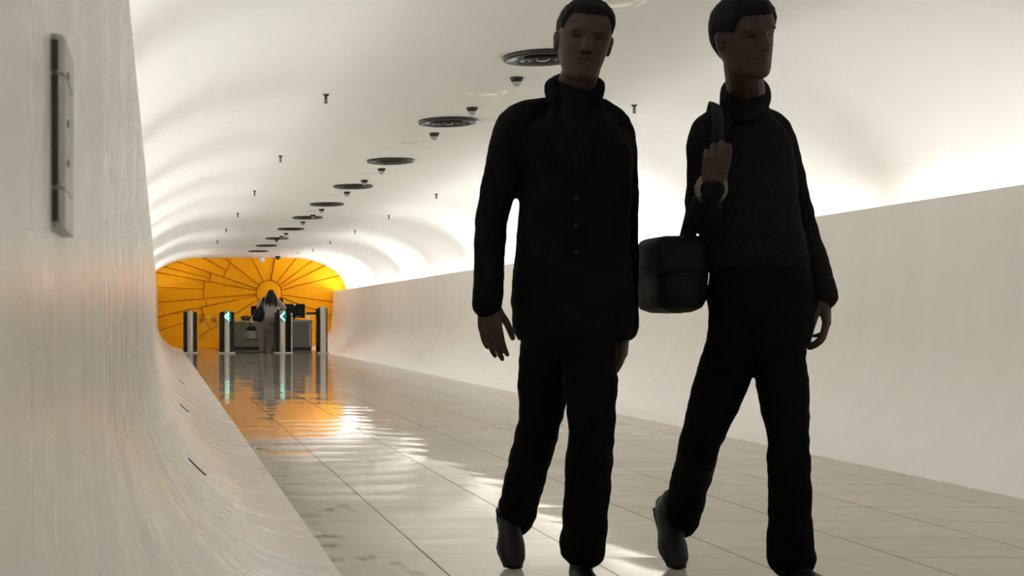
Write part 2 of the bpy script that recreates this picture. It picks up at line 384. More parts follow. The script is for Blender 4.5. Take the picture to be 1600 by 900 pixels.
# ------------------------------------------------------------------ orange sunburst relief
def sunburst():
    t = thing('sunburst_relief', 'orange carved sunburst relief covering the end wall behind the gates', 'wall relief', (3.08, DEPTH, 0.0))
    cx, cz = 0.0, 1.56
    xl, xr, zb, zt = -3.55, 2.22, 0.0, 2.66
    def reach(a):
        c, s = math.cos(a), math.sin(a); r = 99
        if c > 1e-6: r = min(r, xr/c)
        if c < -1e-6: r = min(r, xl/c)
        if s > 1e-6: r = min(r, (zt-cz)/s)
        if s < -1e-6: r = min(r, (zb-cz)/s)
        return r
    def wedge(a0, a1, r0, r1, front, name='ray_panel'):
        g = 0.012
        n = max(3, int(abs(a1-a0)/2)+1)
        inner, outer = [], []
        for i in range(n+1):
            a = math.radians(a0+(a1-a0)*i/n)
            ro = min(r1, reach(a))
            if ro <= r0+0.05: continue
            s = 0
            if i == 0: s = 1
            if i == n: s = -1
            off = V((-math.sin(a), math.cos(a)))*g*s
            d = V((math.cos(a), math.sin(a)))
            inner.append(d*(r0+g)+off); outer.append(d*(ro-(g if ro >= r1-1e-4 else 0))+off)
        if len(inner) < 2: return
        b = bmesh.new(); y = -front; yb = 0.12
        ring = inner+outer[::-1]
        fr = [b.verts.new((p.x, y, cz+p.y)) for p in ring]; bk = [b.verts.new((p.x, yb, cz+p.y)) for p in ring]
        m_ = len(inner); N_ = len(ring)
        for i in range(m_-1):
            b.faces.new((fr[i], fr[i+1], fr[N_-2-i], fr[N_-1-i])); b.faces.new((bk[i], bk[N_-1-i], bk[N_-2-i], bk[i+1]))
        for i in range(N_):
            j = (i+1) % N_
            b.faces.new((fr[i], bk[i], bk[j], fr[j]))
        build(name, b, M['orange'], t)
    R0 = 0.36
    # right and top rays run to the edge of the wall
    for a0, a1, fr in ((80.5, 116, -0.02), (52, 80.5, 0.035), (36.5, 52, 0.005), (26, 36.5, -0.015), (14, 26, 0.02), (-8, 14, 0.0), (-20, -8, 0.04), (-40, -20, 0.0), (-62, -40, 0.03), (-90, -62, 0.0), (-118, -90, 0.02)):
        wedge(a0, a1, R0, 99, fr)
    # left rays are broken into an inner and an outer ring of boards that do not line up
    for a0, a1, r1, fr in ((116, 142, 1.42, 0.0), (142, 161, 1.36, 0.035), (161, 169.5, 1.72, 0.0), (169.5, 185, 1.85, 0.03), (185, 192, 1.80, -0.01), (192, 212, 1.95, 0.03), (212, 226, 1.6, 0.0), (226, 242, 99, 0.03)):
        wedge(a0, a1, R0, r1, fr)
    for a0, a1, r0, fr in ((116, 131, 1.42, -0.03), (131, 142, 1.42, 0.01), (142, 152, 1.36, -0.02), (152, 161, 1.36, 0.02), (161, 166, 1.72, -0.03), (166, 169.5, 1.72, 0.01), (169.5, 177, 1.85, -0.02), (177, 185, 1.85, 0.015), (185, 192, 1.80, 0.03), (192, 199, 1.95, -0.02), (199, 212, 1.95, 0.01), (212, 226, 1.6, -0.02)):
        wedge(a0, a1, r0, 99, fr)
    b = bmesh.new(); add_lathe(b, [(0, 0.06), (0.30, 0.055), (0.335, 0.045), (0.345, 0.03), (0.345, -0.1)], 48)
    bmesh.ops.rotate(b, verts=b.verts, cent=(0, 0, 0), matrix=Matrix.Rotation(math.pi/2, 3, 'X'))
    bmesh.ops.translate(b, verts=b.verts, vec=(0, 0, cz))
    build('sun_disc', b, M['orange'], t, smooth=True)
sunburst()

# ------------------------------------------------------------------ ceiling fittings
ORD = ['nearest', 'second', 'third', 'fourth', 'fifth', 'sixth', 'seventh', 'eighth', 'ninth', 'tenth', 'eleventh', 'twelfth']
def inv(k):  # depth of something on the ceiling from 1/(pixels above the horizon)
    return (CEIL_Z-CAM_H)*F*k*1e-3
def diffuser():
    t = thing('air_diffuser', '', 'air diffuser', group='round air diffusers along the ceiling')
    b = bmesh.new(); add_lathe(b, [(0.205, 0.0), (0.252, 0.0), (0.255, -0.012), (0.247, -0.026), (0.225, -0.030), (0.19, -0.022), (0.165, -0.008), (0.165, 0.0)], 48)
    build('outer_ring', b, M['dark_metal'], t, smooth=True)
    b = bmesh.new(); add_lathe(b, [(0.0, -0.004), (0.165, -0.004), (0.165, 0.0), (0.0, 0.0)], 40); build('back_plate', b, M['black_plastic'], t)
    for r in (0.135, 0.09):
        b = bmesh.new(); add_lathe(b, [(r-0.022, -0.004), (r, -0.024), (r+0.006, -0.030), (r+0.002, -0.032), (r-0.006, -0.027), (r-0.03, -0.004)], 40)
        build('cone_ring', b, M['dark_metal'], t, smooth=True)
    b = bmesh.new(); add_lathe(b, [(0, -0.036), (0.03, -0.034), (0.042, -0.028), (0.042, -0.004)], 24); build('centre_cap', b, M['dark_metal'], t, smooth=True)
    return t
proto = diffuser()
for i, k in enumerate((2.44, 3.24, 4.05, 4.83, 5.59, 6.33, 7.14, 7.98, 8.77, 9.5)):
    lab = f'dark round slatted air diffuser on the ceiling, {ORD[i]} counting from the walking men'
    loc = (2.48, inv(k), CEIL_Z)
    if i == 0: proto.location = loc; proto['label'] = lab
    else: copy_thing(proto, loc, lab)
def downlight():
    t = thing('dome_downlight', '', 'ceiling light', group='small dark downlights along the ceiling')
    b = bmesh.new(); add_lathe(b, [(0.0, 0.0), (0.046, 0.0), (0.047, -0.008), (0.036, -0.030), (0.030, -0.032), (0.0, -0.030)], 28); build('collar', b, M['black_plastic'], t, smooth=True)
    b = bmesh.new(); add_lathe(b, [(0.029, -0.030), (0.029, -0.042), (0.025, -0.053), (0.014, -0.062), (0.0, -0.065)], 24); build('dome_lens', b, M['lens'], t, smooth=True)
    return t
proto = downlight()
for i, k in enumerate((2.66, 3.04, 3.46, 4.28, 4.64, 5.07, 5.87, 6.20, 6.64, 7.52, 7.80, 8.14)):
    lab = f'small dark downlight with pale dome lens on the ceiling, {ORD[i]} counting from the walking men'
    loc = (2.52, inv(k), CEIL_Z)
    if i == 0: proto.location = loc; proto['label'] = lab
    else: copy_thing(proto, loc, lab)
def speaker():
    t = thing('ceiling_speaker', '', 'ceiling speaker', group='flat white discs along the ceiling')
    b = bmesh.new(); add_lathe(b, [(0.095, 0.0), (0.152, 0.0), (0.153, -0.003), (0.140, -0.006), (0.100, -0.005), (0.095, -0.002)], 44); build('rim', b, M['white_plastic'], t, smooth=True)
    b = bmesh.new(); add_lathe(b, [(0.0, -0.010), (0.085, -0.009), (0.094, -0.004), (0.094, 0.0)], 40); build('grille', b, M['white_plastic'], t, smooth=True)
    return t
proto = speaker()
for i, k in enumerate((2.03, 2.84, 3.66, 4.44, 5.21, 5.99)):
    lab = f'flat white disc set in the ceiling, {ORD[i]} counting from the camera'
    loc = (2.46, inv(k), CEIL_Z)
    if i == 0: proto.location = loc; proto['label'] = lab
    else: copy_thing(proto, loc, lab)
def sprinkler():
    t = thing('fire_sprinkler', '', 'sprinkler')
    b = bmesh.new(); add_lathe(b, [(0, 0), (0.026, 0.0), (0.026, -0.003), (0.016, -0.014), (0.010, -0.016), (0.0, -0.016)], 20); build('escutcheon', b, M['brass'], t, smooth=True)
    b = bmesh.new(); add_lathe(b, [(0, -0.014), (0.010, -0.014), (0.009, -0.034), (0.005, -0.036), (0.005, -0.066), (0, -0.066)], 14)
    add_tube(b, [(0.009, 0, -0.03), (0.012, 0, -0.045), (0.004, 0, -0.064)], [0.0025]*3, n=6, sub=2)
    add_tube(b, [(-0.009, 0, -0.03), (-0.012, 0, -0.045), (-0.004, 0, -0.064)], [0.0025]*3, n=6, sub=2)
    build('frame', b, M['brass'], t, smooth=True)
    b = bmesh.new(); add_lathe(b, [(0, -0.064), (0.016, -0.065), (0.016, -0.068), (0, -0.068)], 16); build('deflector', b, M['brass'], t)
    return t
proto = sprinkler(); first = True
for side, x, ks in (('left', 1.26, (2.86, 3.94, 5.02, 6.10, 7.18, 8.26)), ('right', 3.78, (3.0, 4.08, 5.15, 6.22, 7.30, 8.36, 9.3))):
    for i, k in enumerate(ks):
        lab = f'small brass fire sprinkler on the {side} of the ceiling, {ORD[i]} counting from the camera'
        if first: t = proto; t.location = (x, inv(k), CEIL_Z); t['label'] = lab; first = False
        else: t = copy_thing(proto, (x, inv(k), CEIL_Z), lab)
        t['group'] = f'sprinklers on the {side} of the ceiling'
# fittings just in front of the orange wall
t = thing('ceiling_spotlight', 'white drum spotlight under the ceiling before the orange wall', 'ceiling light', (2.79, 38.6, CEIL_Z))
b = bmesh.new(); add_lathe(b, [(0, 0), (0.045, 0), (0.045, -0.015), (0.012, -0.018), (0.012, -0.04), (0, -0.04)], 24); build('mount', b, M['white_plastic'], t, smooth=True)
b = bmesh.new(); add_lathe(b, [(0, -0.035), (0.07, -0.035), (0.078, -0.045), (0.074, -0.16), (0.062, -0.165), (0.058, -0.14), (0, -0.14)], 32); build('drum', b, M['white_plastic'], t, smooth=True)
t = thing('dome_camera', 'small black security camera dome before the orange wall', 'security camera', (3.23, 38.6, CEIL_Z))
b = bmesh.new(); add_lathe(b, [(0, 0), (0.075, 0), (0.075, -0.03), (0.06, -0.036), (0, -0.036)], 28); build('base', b, M['black_plastic'], t, smooth=True)
b = bmesh.new(); add_lathe(b, [(0.058, -0.03), (0.056, -0.06), (0.04, -0.088), (0.02, -0.1), (0, -0.102)], 28); build('dome', b, M['gate_black'], t, smooth=True)
t = thing('wireless_antenna', 'white ceiling disc with a thin rod near the end wall', 'antenna', (3.62, 36.6, CEIL_Z))
b = bmesh.new(); add_lathe(b, [(0, 0), (0.07, 0), (0.07, -0.02), (0.05, -0.032), (0, -0.034)], 28); build('disc', b, M['white_plastic'], t, smooth=True)
b = bmesh.new(); add_tube(b, [(-0.02, 0, -0.02), (-0.15, 0.0, -0.034), (-0.32, 0.0, -0.062)], [0.006, 0.005, 0.004], n=8, sub=3); build('rod', b, M['white_plastic'], t, smooth=True)

# ------------------------------------------------------------------ left wall fittings
def wall_strip():
    y0, y1, zb, zt, dx = 0.92, 1.03, 0.909, 1.036, 0.0085
    t = thing('wall_reader', 'slim upright grey metal casing fixed to the left wall', 'wall fitting', (-0.0715, y0, zb))
    h, d = zt-zb, y1-y0
    def bar(z0, z1, slope=0.0):
        b = bmesh.new()
        pts = [(-0.004, 0.0), (dx*0.45, 0.0), (dx*0.8, 0.004), (dx, 0.014), (dx, d-0.004), (dx*0.8, d), (-0.004, d)]
        lo = [b.verts.new((x, y, z0+slope*y)) for x, y in pts]; hi = [b.verts.new((x, y, z1+slope*y)) for x, y in pts]
        n = len(pts)
        for i in range(n): b.faces.new((lo[i], lo[(i+1) % n], hi[(i+1) % n], hi[i]))
        b.faces.new(lo); b.faces.new(hi[::-1])
        return b
    build('lower_cap', bar(0, h*0.205), M['grip'], t)
    build('casing', bar(h*0.213, h*0.795), M['grip'], t)
    build('upper_cap', bar(h*0.803, h), M['grip'], t)
    for z0, z1 in ((0.004, h*0.2), (h*0.218, h*0.79), (h*0.808, h-0.004)):
        b = bmesh.new(); add_box(b, (0.001, -0.0006, (z0+z1)/2), (0.0085, 0.0016, z1-z0), 0.0005); build('shaded_end_face', b, M['dark_metal'], t)  # shade on the near side, put in as darker metal plates
    for q in (0.37, 0.58, 0.84):
        b = bmesh.new(); add_box(b, (dx, 0.045, h*q), (0.0012, 0.014, 0.004), 0.0004); build('indicator', b, M['black_plastic'], t)
wall_strip()
def slot(y, a0, a1, label):
    b = bmesh.new(); pts = []
    for i in range(7):
        a = a0+(a1-a0)*i/6
        pts.append(V((0.60-0.664*math.sin(a), y+0.004*math.sin(i), 0.75-0.744*math.cos(a))))
    add_tube(b, pts, [(0.003, 0.008)]*7, side=(1, 0, 1), n=8, sub=1)
    tag(build('wall_slot', b, M['slot'], None, smooth=True), label, 'wall slot', 'short dark slots low in the left wall')
slot(6.25, 0.64, 0.79, 'short dark slot low in the curved left wall, nearest the camera')
slot(10.6, 0.62, 0.74, 'short dark slot low in the left wall, middle one of three')
slot(16.0, 0.50, 0.63, 'short dark slot low in the left wall, farthest towards the gates')

# ------------------------------------------------------------------ gates
GY = 34.0
def gate(x, w_, label, arrow=0, top=1.03):
    t = thing('gate_pillar', label, 'gate', (x, GY, 0), 'steel and black pillars of the entry gates')
    b = bmesh.new(); prof = []
    hw, sw = w_/2, 0.075
    # black flanks swept back from the steel nose
    ring = [(-sw, 0.05), (-hw, 0.12), (-hw, 0.52), (-hw+0.05, 0.60), (hw-0.05, 0.60), (hw, 0.52), (hw, 0.12), (sw, 0.05)]
    lo = [b.verts.new((px, py, 0.03)) for px, py in ring]
    hi = [b.verts.new((px, py, (top-0.05 if abs(px) > sw+0.01 else top-0.015))) for px, py in ring]
    for i in range(8):
        j = (i+1) % 8; b.faces.new((lo[i], lo[j], hi[j], hi[i]))
    b.faces.new(lo[::-1]); b.faces.new(hi)
    build('cladding', b, M['gate_black'], t)
    b = bmesh.new(); seg = 10
    lo, hi = [], []
    for i in range(seg+1):
        a = math.pi*i/seg
        px, py = -sw*math.cos(a), 0.05-0.055*math.sin(a)
        lo.append(b.verts.new((px, py, 0.03))); hi.append(b.verts.new((px, py, top)))
    for i in range(seg): b.faces.new((lo[i], lo[i+1], hi[i+1], hi[i]))
    b.faces.new(lo[::-1]); b.faces.new(hi)
    bb = [b.verts.new((-sw, 0.08, 0.03)), b.verts.new((sw, 0.08, 0.03)), b.verts.new((-sw, 0.08, top)), b.verts.new((sw, 0.08, top))]
    b.faces.new((lo[0], hi[0], bb[2], bb[0])); b.faces.new((lo[-1], bb[1], bb[3], hi[-1])); b.faces.new((bb[0], bb[2], bb[3], bb[1])); b.faces.new((hi[0], hi[-1], bb[3], bb[2])); b.faces.new((lo[0], bb[0], bb[1], lo[-1]))
    o = build('front_strip', b, M['steel'], t, smooth=True); o.data.set_sharp_from_angle(angle=math.radians(40))
    b = bmesh.new(); add_box(b, (0, 0.27, 0.015), (w_+0.03, 0.62, 0.03), 0.006); build('foot_plate', b, M['steel'], t)
    if arrow:
        b = bmesh.new(); add_box(b, (0.03 if arrow == 1 else 0.02, -0.012, top-0.14), (0.125 if arrow == 1 else 0.12, 0.012, 0.24), 0.003); p = build('arrow_panel', b, M['green'], t)
        def chevron(x0, s, th, nm):
            c = bmesh.new()
            o_ = [(x0, 0), (x0+s, s*1.05), (x0+s, s*1.05-th*1.6), (x0+th*1.25, 0), (x0+s, -s*1.05+th*1.6), (x0+s, -s*1.05)]
            f_ = [c.verts.new((px, -0.024, top-0.14+pz)) for px, pz in o_]; k_ = [c.verts.new((px, -0.017, top-0.14+pz)) for px, pz in o_]
            for q in ((0, 1, 2, 3), (0, 3, 4, 5)):
                c.faces.new([f_[i] for i in q]); c.faces.new([k_[i] for i in q[::-1]])
            for i in range(6): c.faces.new((f_[i], k_[i], k_[(i+1) % 6], f_[(i+1) % 6]))
            build(nm, c, M['arrow'], p)
        chevron(-0.07, 0.112, 0.030, 'arrow')
        if arrow == 1: chevron(0.0, 0.055, 0.016, 'arrow')
    return t
gate(0.735, 0.33, 'unlit black and steel gate pillar beside the left wall')
gate(1.62, 0.36, 'gate pillar with glowing double green arrow, left of the woman', 1)
gate(2.965, 0.37, 'gate pillar with single glowing green arrow, right of the woman', 2)
t4 = gate(3.94, 0.24, 'tallest unlit steel gate pillar beside the right wall', 0, 1.13)
def flap(x0, x1, z0, z1, y, label, marks, dots=()):
    t = thing('glass_flap', label, 'gate flap', ((x0+x1)/2, y, 0), 'glass flaps of the entry gates')
    w_ = x1-x0
    b = bmesh.new(); add_box(b, (0, 0, (z0+z1)/2), (w_, 0.012, z1-z0), 0.004); build('pane', b, M['glass'], t)
    for mx, mz in marks:
        b = bmesh.new()
        for k in range(10):   # broken ring
            if k % 5 == 4: pass
            a0, a1 = 2*math.pi*(k+0.12)/10, 2*math.pi*(k+0.88)/10
            vs = []
            for yv in (-0.012, -0.007):
                vs += [b.verts.new((mx-(x0+x1)/2+r*math.cos(a), yv, mz+r*math.sin(a))) for r, a in ((0.048, a0), (0.064, a0), (0.064, a1), (0.048, a1))]
            b.faces.new(vs[:4]); b.faces.new(vs[7:3:-1])
            for i in range(4): b.faces.new((vs[i], vs[4+i], vs[4+(i+1) % 4], vs[(i+1) % 4]))
        ro = build('round_mark', b, M['mark_dark'], t)
        b = bmesh.new()
        for an in (math.pi/4, -math.pi/4):
            add_box(b, (mx-(x0+x1)/2, -0.0095, mz), (0.075, 0.004, 0.016), 0, Matrix.Rotation(an, 3, 'Y'))
        build('cross', b, M['mark_dark'], ro)
        for an in range(4):
            a = math.pi/2*an
            b = bmesh.new(); add_box(b, (mx-(x0+x1)/2+0.03*math.cos(a), -0.0095, mz+0.03*math.sin(a)), (0.014, 0.004, 0.014), 0.001)
            build('pale_fleck', b, M['mark_pale'], ro)
    for mx, mz in dots:
        b = bmesh.new(); add_lathe(b, [(0, 0), (0.028, 0), (0.028, 0.004), (0, 0.004)], 18)  # bright spots of light put in as small flat yellow discs
        bmesh.ops.rotate(b, verts=b.verts, cent=(0, 0, 0), matrix=Matrix.Rotation(math.pi/2, 3, 'X'))
        bmesh.ops.translate(b, verts=b.verts, vec=(mx-(x0+x1)/2, -0.007, mz)); build('yellow_dot', b, M['yellow'], t)
    return t
flap(0.93, 1.165, 0.30, 0.95, GY+0.3, 'clear glass flap reaching from the unlit left pillar, dotted round mark', [(1.01, 0.80)], [(1.125, 0.868)])
flap(1.185, 1.42, 0.30, 0.95, GY+0.3, 'clear glass flap reaching left from the double-arrow pillar, dotted round mark', [(1.325, 0.80)], [(1.225, 0.873)])
flap(1.82, 2.15, 0.30, 0.92, GY+0.3, 'clear glass flap reaching right from the double-arrow pillar towards the woman', [(2.005, 0.70)])
t = thing('barrier_fin', 'thin pale upright fin beside the single-arrow pillar', 'gate fin', (3.185, GY, 0))
b = bmesh.new(); add_box(b, (0, 0.2, 0.49), (0.026, 0.36, 0.96), 0.008); build('fin', b, M['steel'], t)
b = bmesh.new(); add_box(b, (0, 0.2, 0.006), (0.06, 0.4, 0.012), 0.003); build('foot', b, M['steel'], t)
# black bar resting between desk and pillar
b = bmesh.new(); add_box(b, (-0.24, 0.40, 0.965), (0.27, 0.05, 0.055), 0.008); build('barrier_arm', b, M['black_plastic'], t4)

# ------------------------------------------------------------------ desk
DY = 37.35
t = thing('reception_desk', 'low grey green desk front behind the gates and the woman', 'desk', (2.68, DY, 0))
b = bmesh.new(); add_box(b, (0, 0.03, 0.415), (1.44, 0.04, 0.65), 0.004); build('front_panel', b, M['desk'], t)
for sx in (-0.70, 0.70):
    b = bmesh.new(); add_box(b, (sx, 0.36, 0.38), (0.04, 0.62, 0.72), 0.004); build('side_panel', b, M['desk'], t)
b = bmesh.new(); add_box(b, (0, 0.34, 0.765), (1.48, 0.72, 0.035), 0.006); build('desktop', b, M['cabinet_edge'], t)
b = bmesh.new(); add_box(b, (0, 0.05, 0.045), (1.40, 0.03, 0.09)); build('plinth', b, M['black_plastic'], t)
t = thing('desk_cabinet', 'grey cabinet with ribbed door, right end of the desk', 'cabinet', (3.745, DY, 0))
b = bmesh.new(); add_box(b, (0, 0.33, 0.42), (0.58, 0.6, 0.70), 0.005); build('body', b, M['cabinet'], t)
b = bmesh.new(); add_box(b, (0, 0.32, 0.785), (0.62, 0.66, 0.04), 0.006); build('top', b, M['cabinet_edge'], t)
b = bmesh.new()
for i in range(17): add_box(b, (-0.015, 0.02, 0.13+0.0315*i), (0.46, 0.02, 0.026), 0.003)
d = build('ribbed_door', b, M['cabinet'], t)
b = bmesh.new(); add_box(b, (0.12, -0.0, 0.56), (0.014, 0.02, 0.07), 0.003); build('handle', b, M['black_plastic'], d)
for sx, sz, dx, dz in ((-0.255, 0.40, 0.03, 0.62), (0.235, 0.40, 0.05, 0.62), (-0.0, 0.73, 0.55, 0.07), (-0.0, 0.095, 0.55, 0.03)):
    b = bmesh.new(); add_box(b, (sx, 0.018, sz), (dx, 0.03, dz), 0.003); build('door_frame', b, M['cabinet_edge'] if dz > 0.3 and sx > 0 else M['cabinet'], t)
b = bmesh.new(); add_box(b, (0, 0.05, 0.035), (0.55, 0.03, 0.07)); build('plinth', b, M['black_plastic'], t)
def monitor(x, w_, h_, z0, ztop, label):
    t = thing('computer_monitor', label, 'monitor', (x, DY+0.28, ztop), 'computer monitors on the desk')
    b = bmesh.new(); add_box(b, (0, 0, z0-ztop+h_/2), (w_, 0.035, h_), 0.008); add_box(b, (0, -0.02, z0-ztop+h_/2), (w_*0.6, 0.03, h_*0.55), 0.01); build('screen_back', b, M['black_screen'], t)
    b = bmesh.new(); add_box(b, (0, 0.0, (z0-ztop)/2+0.05), (0.05, 0.03, z0-ztop+0.12), 0.006); build('stand', b, M['black_plastic'], t)
    b = bmesh.new(); add_box(b, (0, 0, 0.008), (0.22, 0.17, 0.016), 0.005); build('foot', b, M['black_plastic'], t)
    return t
m1 = monitor(3.59, 0.57, 0.375, 0.855, 0.805, 'large black monitor back with pale badge, right of the woman')
b = bmesh.new(); add_box(b, (0.10, -0.02, 0.085), (0.10, 0.006, 0.014), 0.002); build('badge', b, M['mark_pale'], m1)
b = bmesh.new(); add_box(b, (0.01, -0.02, 0.40), (0.06, 0.006, 0.03), 0.003); build('sticker', b, M['paper'], m1)
monitor(2.74, 0.62, 0.32, 0.85, 0.7825, 'black monitor half hidden behind the woman and her shoulder bag')
t = thing('leaflet_box', 'small white paper box beside the large monitor on the cabinet', 'box', (3.955, DY+0.12, 0.805))
b = bmesh.new(); add_box(b, (0, 0, 0.045), (0.085, 0.08, 0.09), 0.004)
for v in b.verts:
    if v.co.z > 0.05: v.co.x = v.co.x*0.7-0.01
build('body', b, M['paper'], t)
b = bmesh.new(); add_box(b, (-0.01, 0, 0.10), (0.05, 0.06, 0.05), 0.002); build('leaflets', b, M['paper'], t)
t = thing('desk_telephone', 'small black telephone on the left end of the desk', 'telephone', (2.29, DY+0.16, 0.7825))
b = bmesh.new(); add_box(b, (0, 0, 0.025), (0.22, 0.19, 0.05), 0.012)
for v in b.verts:
    if v.co.y > 0.0: v.co.z *= 1.7
build('base', b, M['black_plastic'], t)
b = bmesh.new(); add_tube(b, [(-0.12, -0.02, 0.075), (-0.08, -0.02, 0.098), (0, -0.02, 0.108), (0.08, -0.02, 0.098), (0.12, -0.02, 0.075)], [0.026, 0.02, 0.016, 0.02, 0.026], n=12); build('handset', b, M['black_plastic'], t, smooth=True)

# ------------------------------------------------------------------ people
def frame(fwd, up):
    f = V(fwd).normalized(); u = V(up); u = (u-f*u.dot(f)).normalized(); r = u.cross(f)*-1
    return r, f, u      # r = person's own right... any consistent side axis
HEAD = [(-0.119, 0.010, -0.052, 0.070), (-0.114, 0.026, -0.035, 0.082), (-0.104, 0.040, 0.0, 0.0875), (-0.088, 0.0515, 0.030, 0.0865), (-0.066, 0.060, 0.055, 0.0845),
        (-0.044, 0.066, 0.074, 0.084), (-0.020, 0.0705, 0.090, 0.0855), (0.004, 0.0735, 0.097, 0.0845), (0.026, 0.0755, 0.100, 0.090), (0.050, 0.0755, 0.099, 0.0865),
        (0.075, 0.070, 0.091, 0.074), (0.095, 0.059, 0.076, 0.058), (0.110, 0.042, 0.056, 0.038), (0.119, 0.022, 0.030, 0.018)]
def head_at(az, z):
    """head surface: azimuth from the nose, height from the middle of the head -> side, forward"""
    z = max(HEAD[0][0], min(HEAD[-1][0], z))
    for a, b in zip(HEAD, HEAD[1:]):
        if a[0] <= z <= b[0]: break
    t = (z-a[0])/(b[0]-a[0]); w_, bk, fr = (a[i]*(1-t)+b[i]*t for i in (1, 2, 3))
    c, s_ = math.cos(az), math.sin(az); mid = (fr-bk)/2; half = (fr+bk)/2
    p = 2/2.25
    return w_*math.copysign(abs(s_)**p, s_), mid+half*math.copysign(abs(c)**p, c)
def add_head(bm, c, fwd, up, s=1.0):
    r, f, u = frame(fwd, up); R = Matrix((r, f, u)).transposed()
    P = lambda a, b_, c_: V(c)+r*a*s+f*b_*s+u*c_*s
    def E(p, rad): add_ball(bm, P(*p), (rad[0]*s, rad[1]*s, rad[2]*s), R)
    rings = []
    for z, *_ in HEAD:
        rings.append([bm.verts.new(P(*head_at(2*math.pi*k/36, z), z)) for k in range(36)])
    for a, b in zip(rings, rings[1:]):
        for k in range(36): bm.faces.new((a[k], a[(k+1) % 36], b[(k+1) % 36], b[k]))
    bm.faces.new(rings[0][::-1]); bm.faces.new(rings[-1])
    for a in (-1, 1):
        E((a*0.0765, -0.010, -0.006), (0.008, 0.018, 0.030)); E((a*0.081, -0.014, 0.006), (0.006, 0.016, 0.018))
        E((a*0.028, 0.077, 0.027), (0.022, 0.010, 0.007))
        E((a*0.0115, 0.090, -0.031), (0.0075, 0.010, 0.0065))
    add_tube(bm, [P(0, 0.078, 0.026), P(0, 0.084, 0.004), P(0, 0.092, -0.016), P(0, 0.0955, -0.027), P(0, 0.084, -0.032)], [0.010*s, 0.012*s, 0.0135*s, 0.0135*s, 0.010*s], n=12, sub=3)
    E((0, 0.083, -0.0565), (0.023, 0.0075, 0.0048)); E((0, 0.0825, -0.0665), (0.020, 0.0080, 0.0055))
    E((0, 0.080, -0.098), (0.020, 0.012, 0.012))
    return P
def add_hand(bm, W, d, n, t, s=1.0, curl=(0.25, 0.45, 0.35), spread=0.02, thumb=(0.85, 0.40, 0.32)):
    """wrist W, finger direction d, palm-facing direction n, thumb side t"""
    d = V(d).normalized(); t = V(t); t = (t-d*t.dot(d)).normalized(); n0 = d.cross(t); n = n0 if n0.dot(V(n)) > 0 else -n0
    P = lambda a, b_, c_: V(W)+(d*a+t*b_+n*c_)*s
    add_tube(bm, [P(-0.03, 0, 0), P(0.0, 0, 0), P(0.03, 0.0, 0.001), P(0.065, 0.0, 0.001), P(0.088, -0.001, 0)], [(0.026*s, 0.020*s), (0.027*s, 0.019*s), (0.035*s, 0.018*s), (0.040*s, 0.015*s), (0.037*s, 0.012*s)], side=t, n=16, sub=3)
    add_ball(bm, P(0.032, 0.022, 0.012), (0.020*s, 0.020*s, 0.020*s), seg=12)
    for off, start, L, rad, ck in ((0.029, 0.084, (0.042, 0.026, 0.021), 0.0090, 0.9), (0.010, 0.090, (0.046, 0.029, 0.022), 0.0092, 1.0), (-0.010, 0.086, (0.042, 0.027, 0.021), 0.0088, 1.08), (-0.028, 0.076, (0.033, 0.020, 0.018), 0.0078, 1.15)):
        p = P(start-0.02, off*0.92, 0); q = P(start, off, 0)
        pts, ang = [p, q], 0.0
        dirn = (d+t*off/0.029*spread)
        for k in range(3):
            ang += curl[k]*ck
            q = q+(dirn.normalized()*math.cos(ang)+n*math.sin(ang))*L[k]*s; pts.append(q)
        add_tube(bm, pts, [rad*s*1.05, rad*s*1.08, rad*s, rad*s*0.92, rad*s*0.78], n=10, sub=3)
    q = P(0.022, 0.022, 0.010); pts = [q]
    for k, (a, b_, c_, L) in enumerate(((*thumb, 0.046), (thumb[0]+0.12, thumb[1]*0.55, thumb[2], 0.032), (1.0, thumb[1]*0.25, thumb[2]*1.1, 0.026))):
        q = q+(d*a+t*b_+n*c_).normalized()*L*s; pts.append(q)
    add_tube(bm, pts, [0.0135*s, 0.0115*s, 0.0105*s, 0.0085*s], n=10, sub=3)
def add_shoe(bm, heel, toe, up=(0, 0, 1), s=1.0, sole=0.0):
    """heel and toe on the ground"""
    h, t = V(heel), V(toe); d = (t-h).normalized(); u = V(up); u = (u-d*u.dot(d)).normalized(); w_ = d.cross(u); L = (t-h).length
    P = lambda a, c_: h+d*a*L+u*c_*s
    add_tube(bm, [P(0.08, 0.045), P(0.22, 0.043), P(0.45, 0.036), P(0.68, 0.031), P(0.85, 0.026), P(0.95, 0.021)],
             [(0.031*s, 0.040*s), (0.035*s, 0.041*s), (0.038*s, 0.034*s), (0.046*s, 0.029*s), (0.043*s, 0.024*s), (0.030*s, 0.018*s)], side=w_, n=18, sub=4)
    add_tube(bm, [P(0.20, 0.05), P(0.22, 0.115)], [(0.036*s, 0.044*s), (0.034*s, 0.042*s)], side=w_, n=16, sub=3)
    add_tube(bm, [P(0.05, 0.008), P(0.4, 0.008), P(0.7, 0.008), P(0.96, 0.009)], [(0.035*s, 0.008*s), (0.036*s, 0.008*s), (0.050*s, 0.008*s), (0.036*s, 0.008*s)], side=w_, n=16, sub=4)
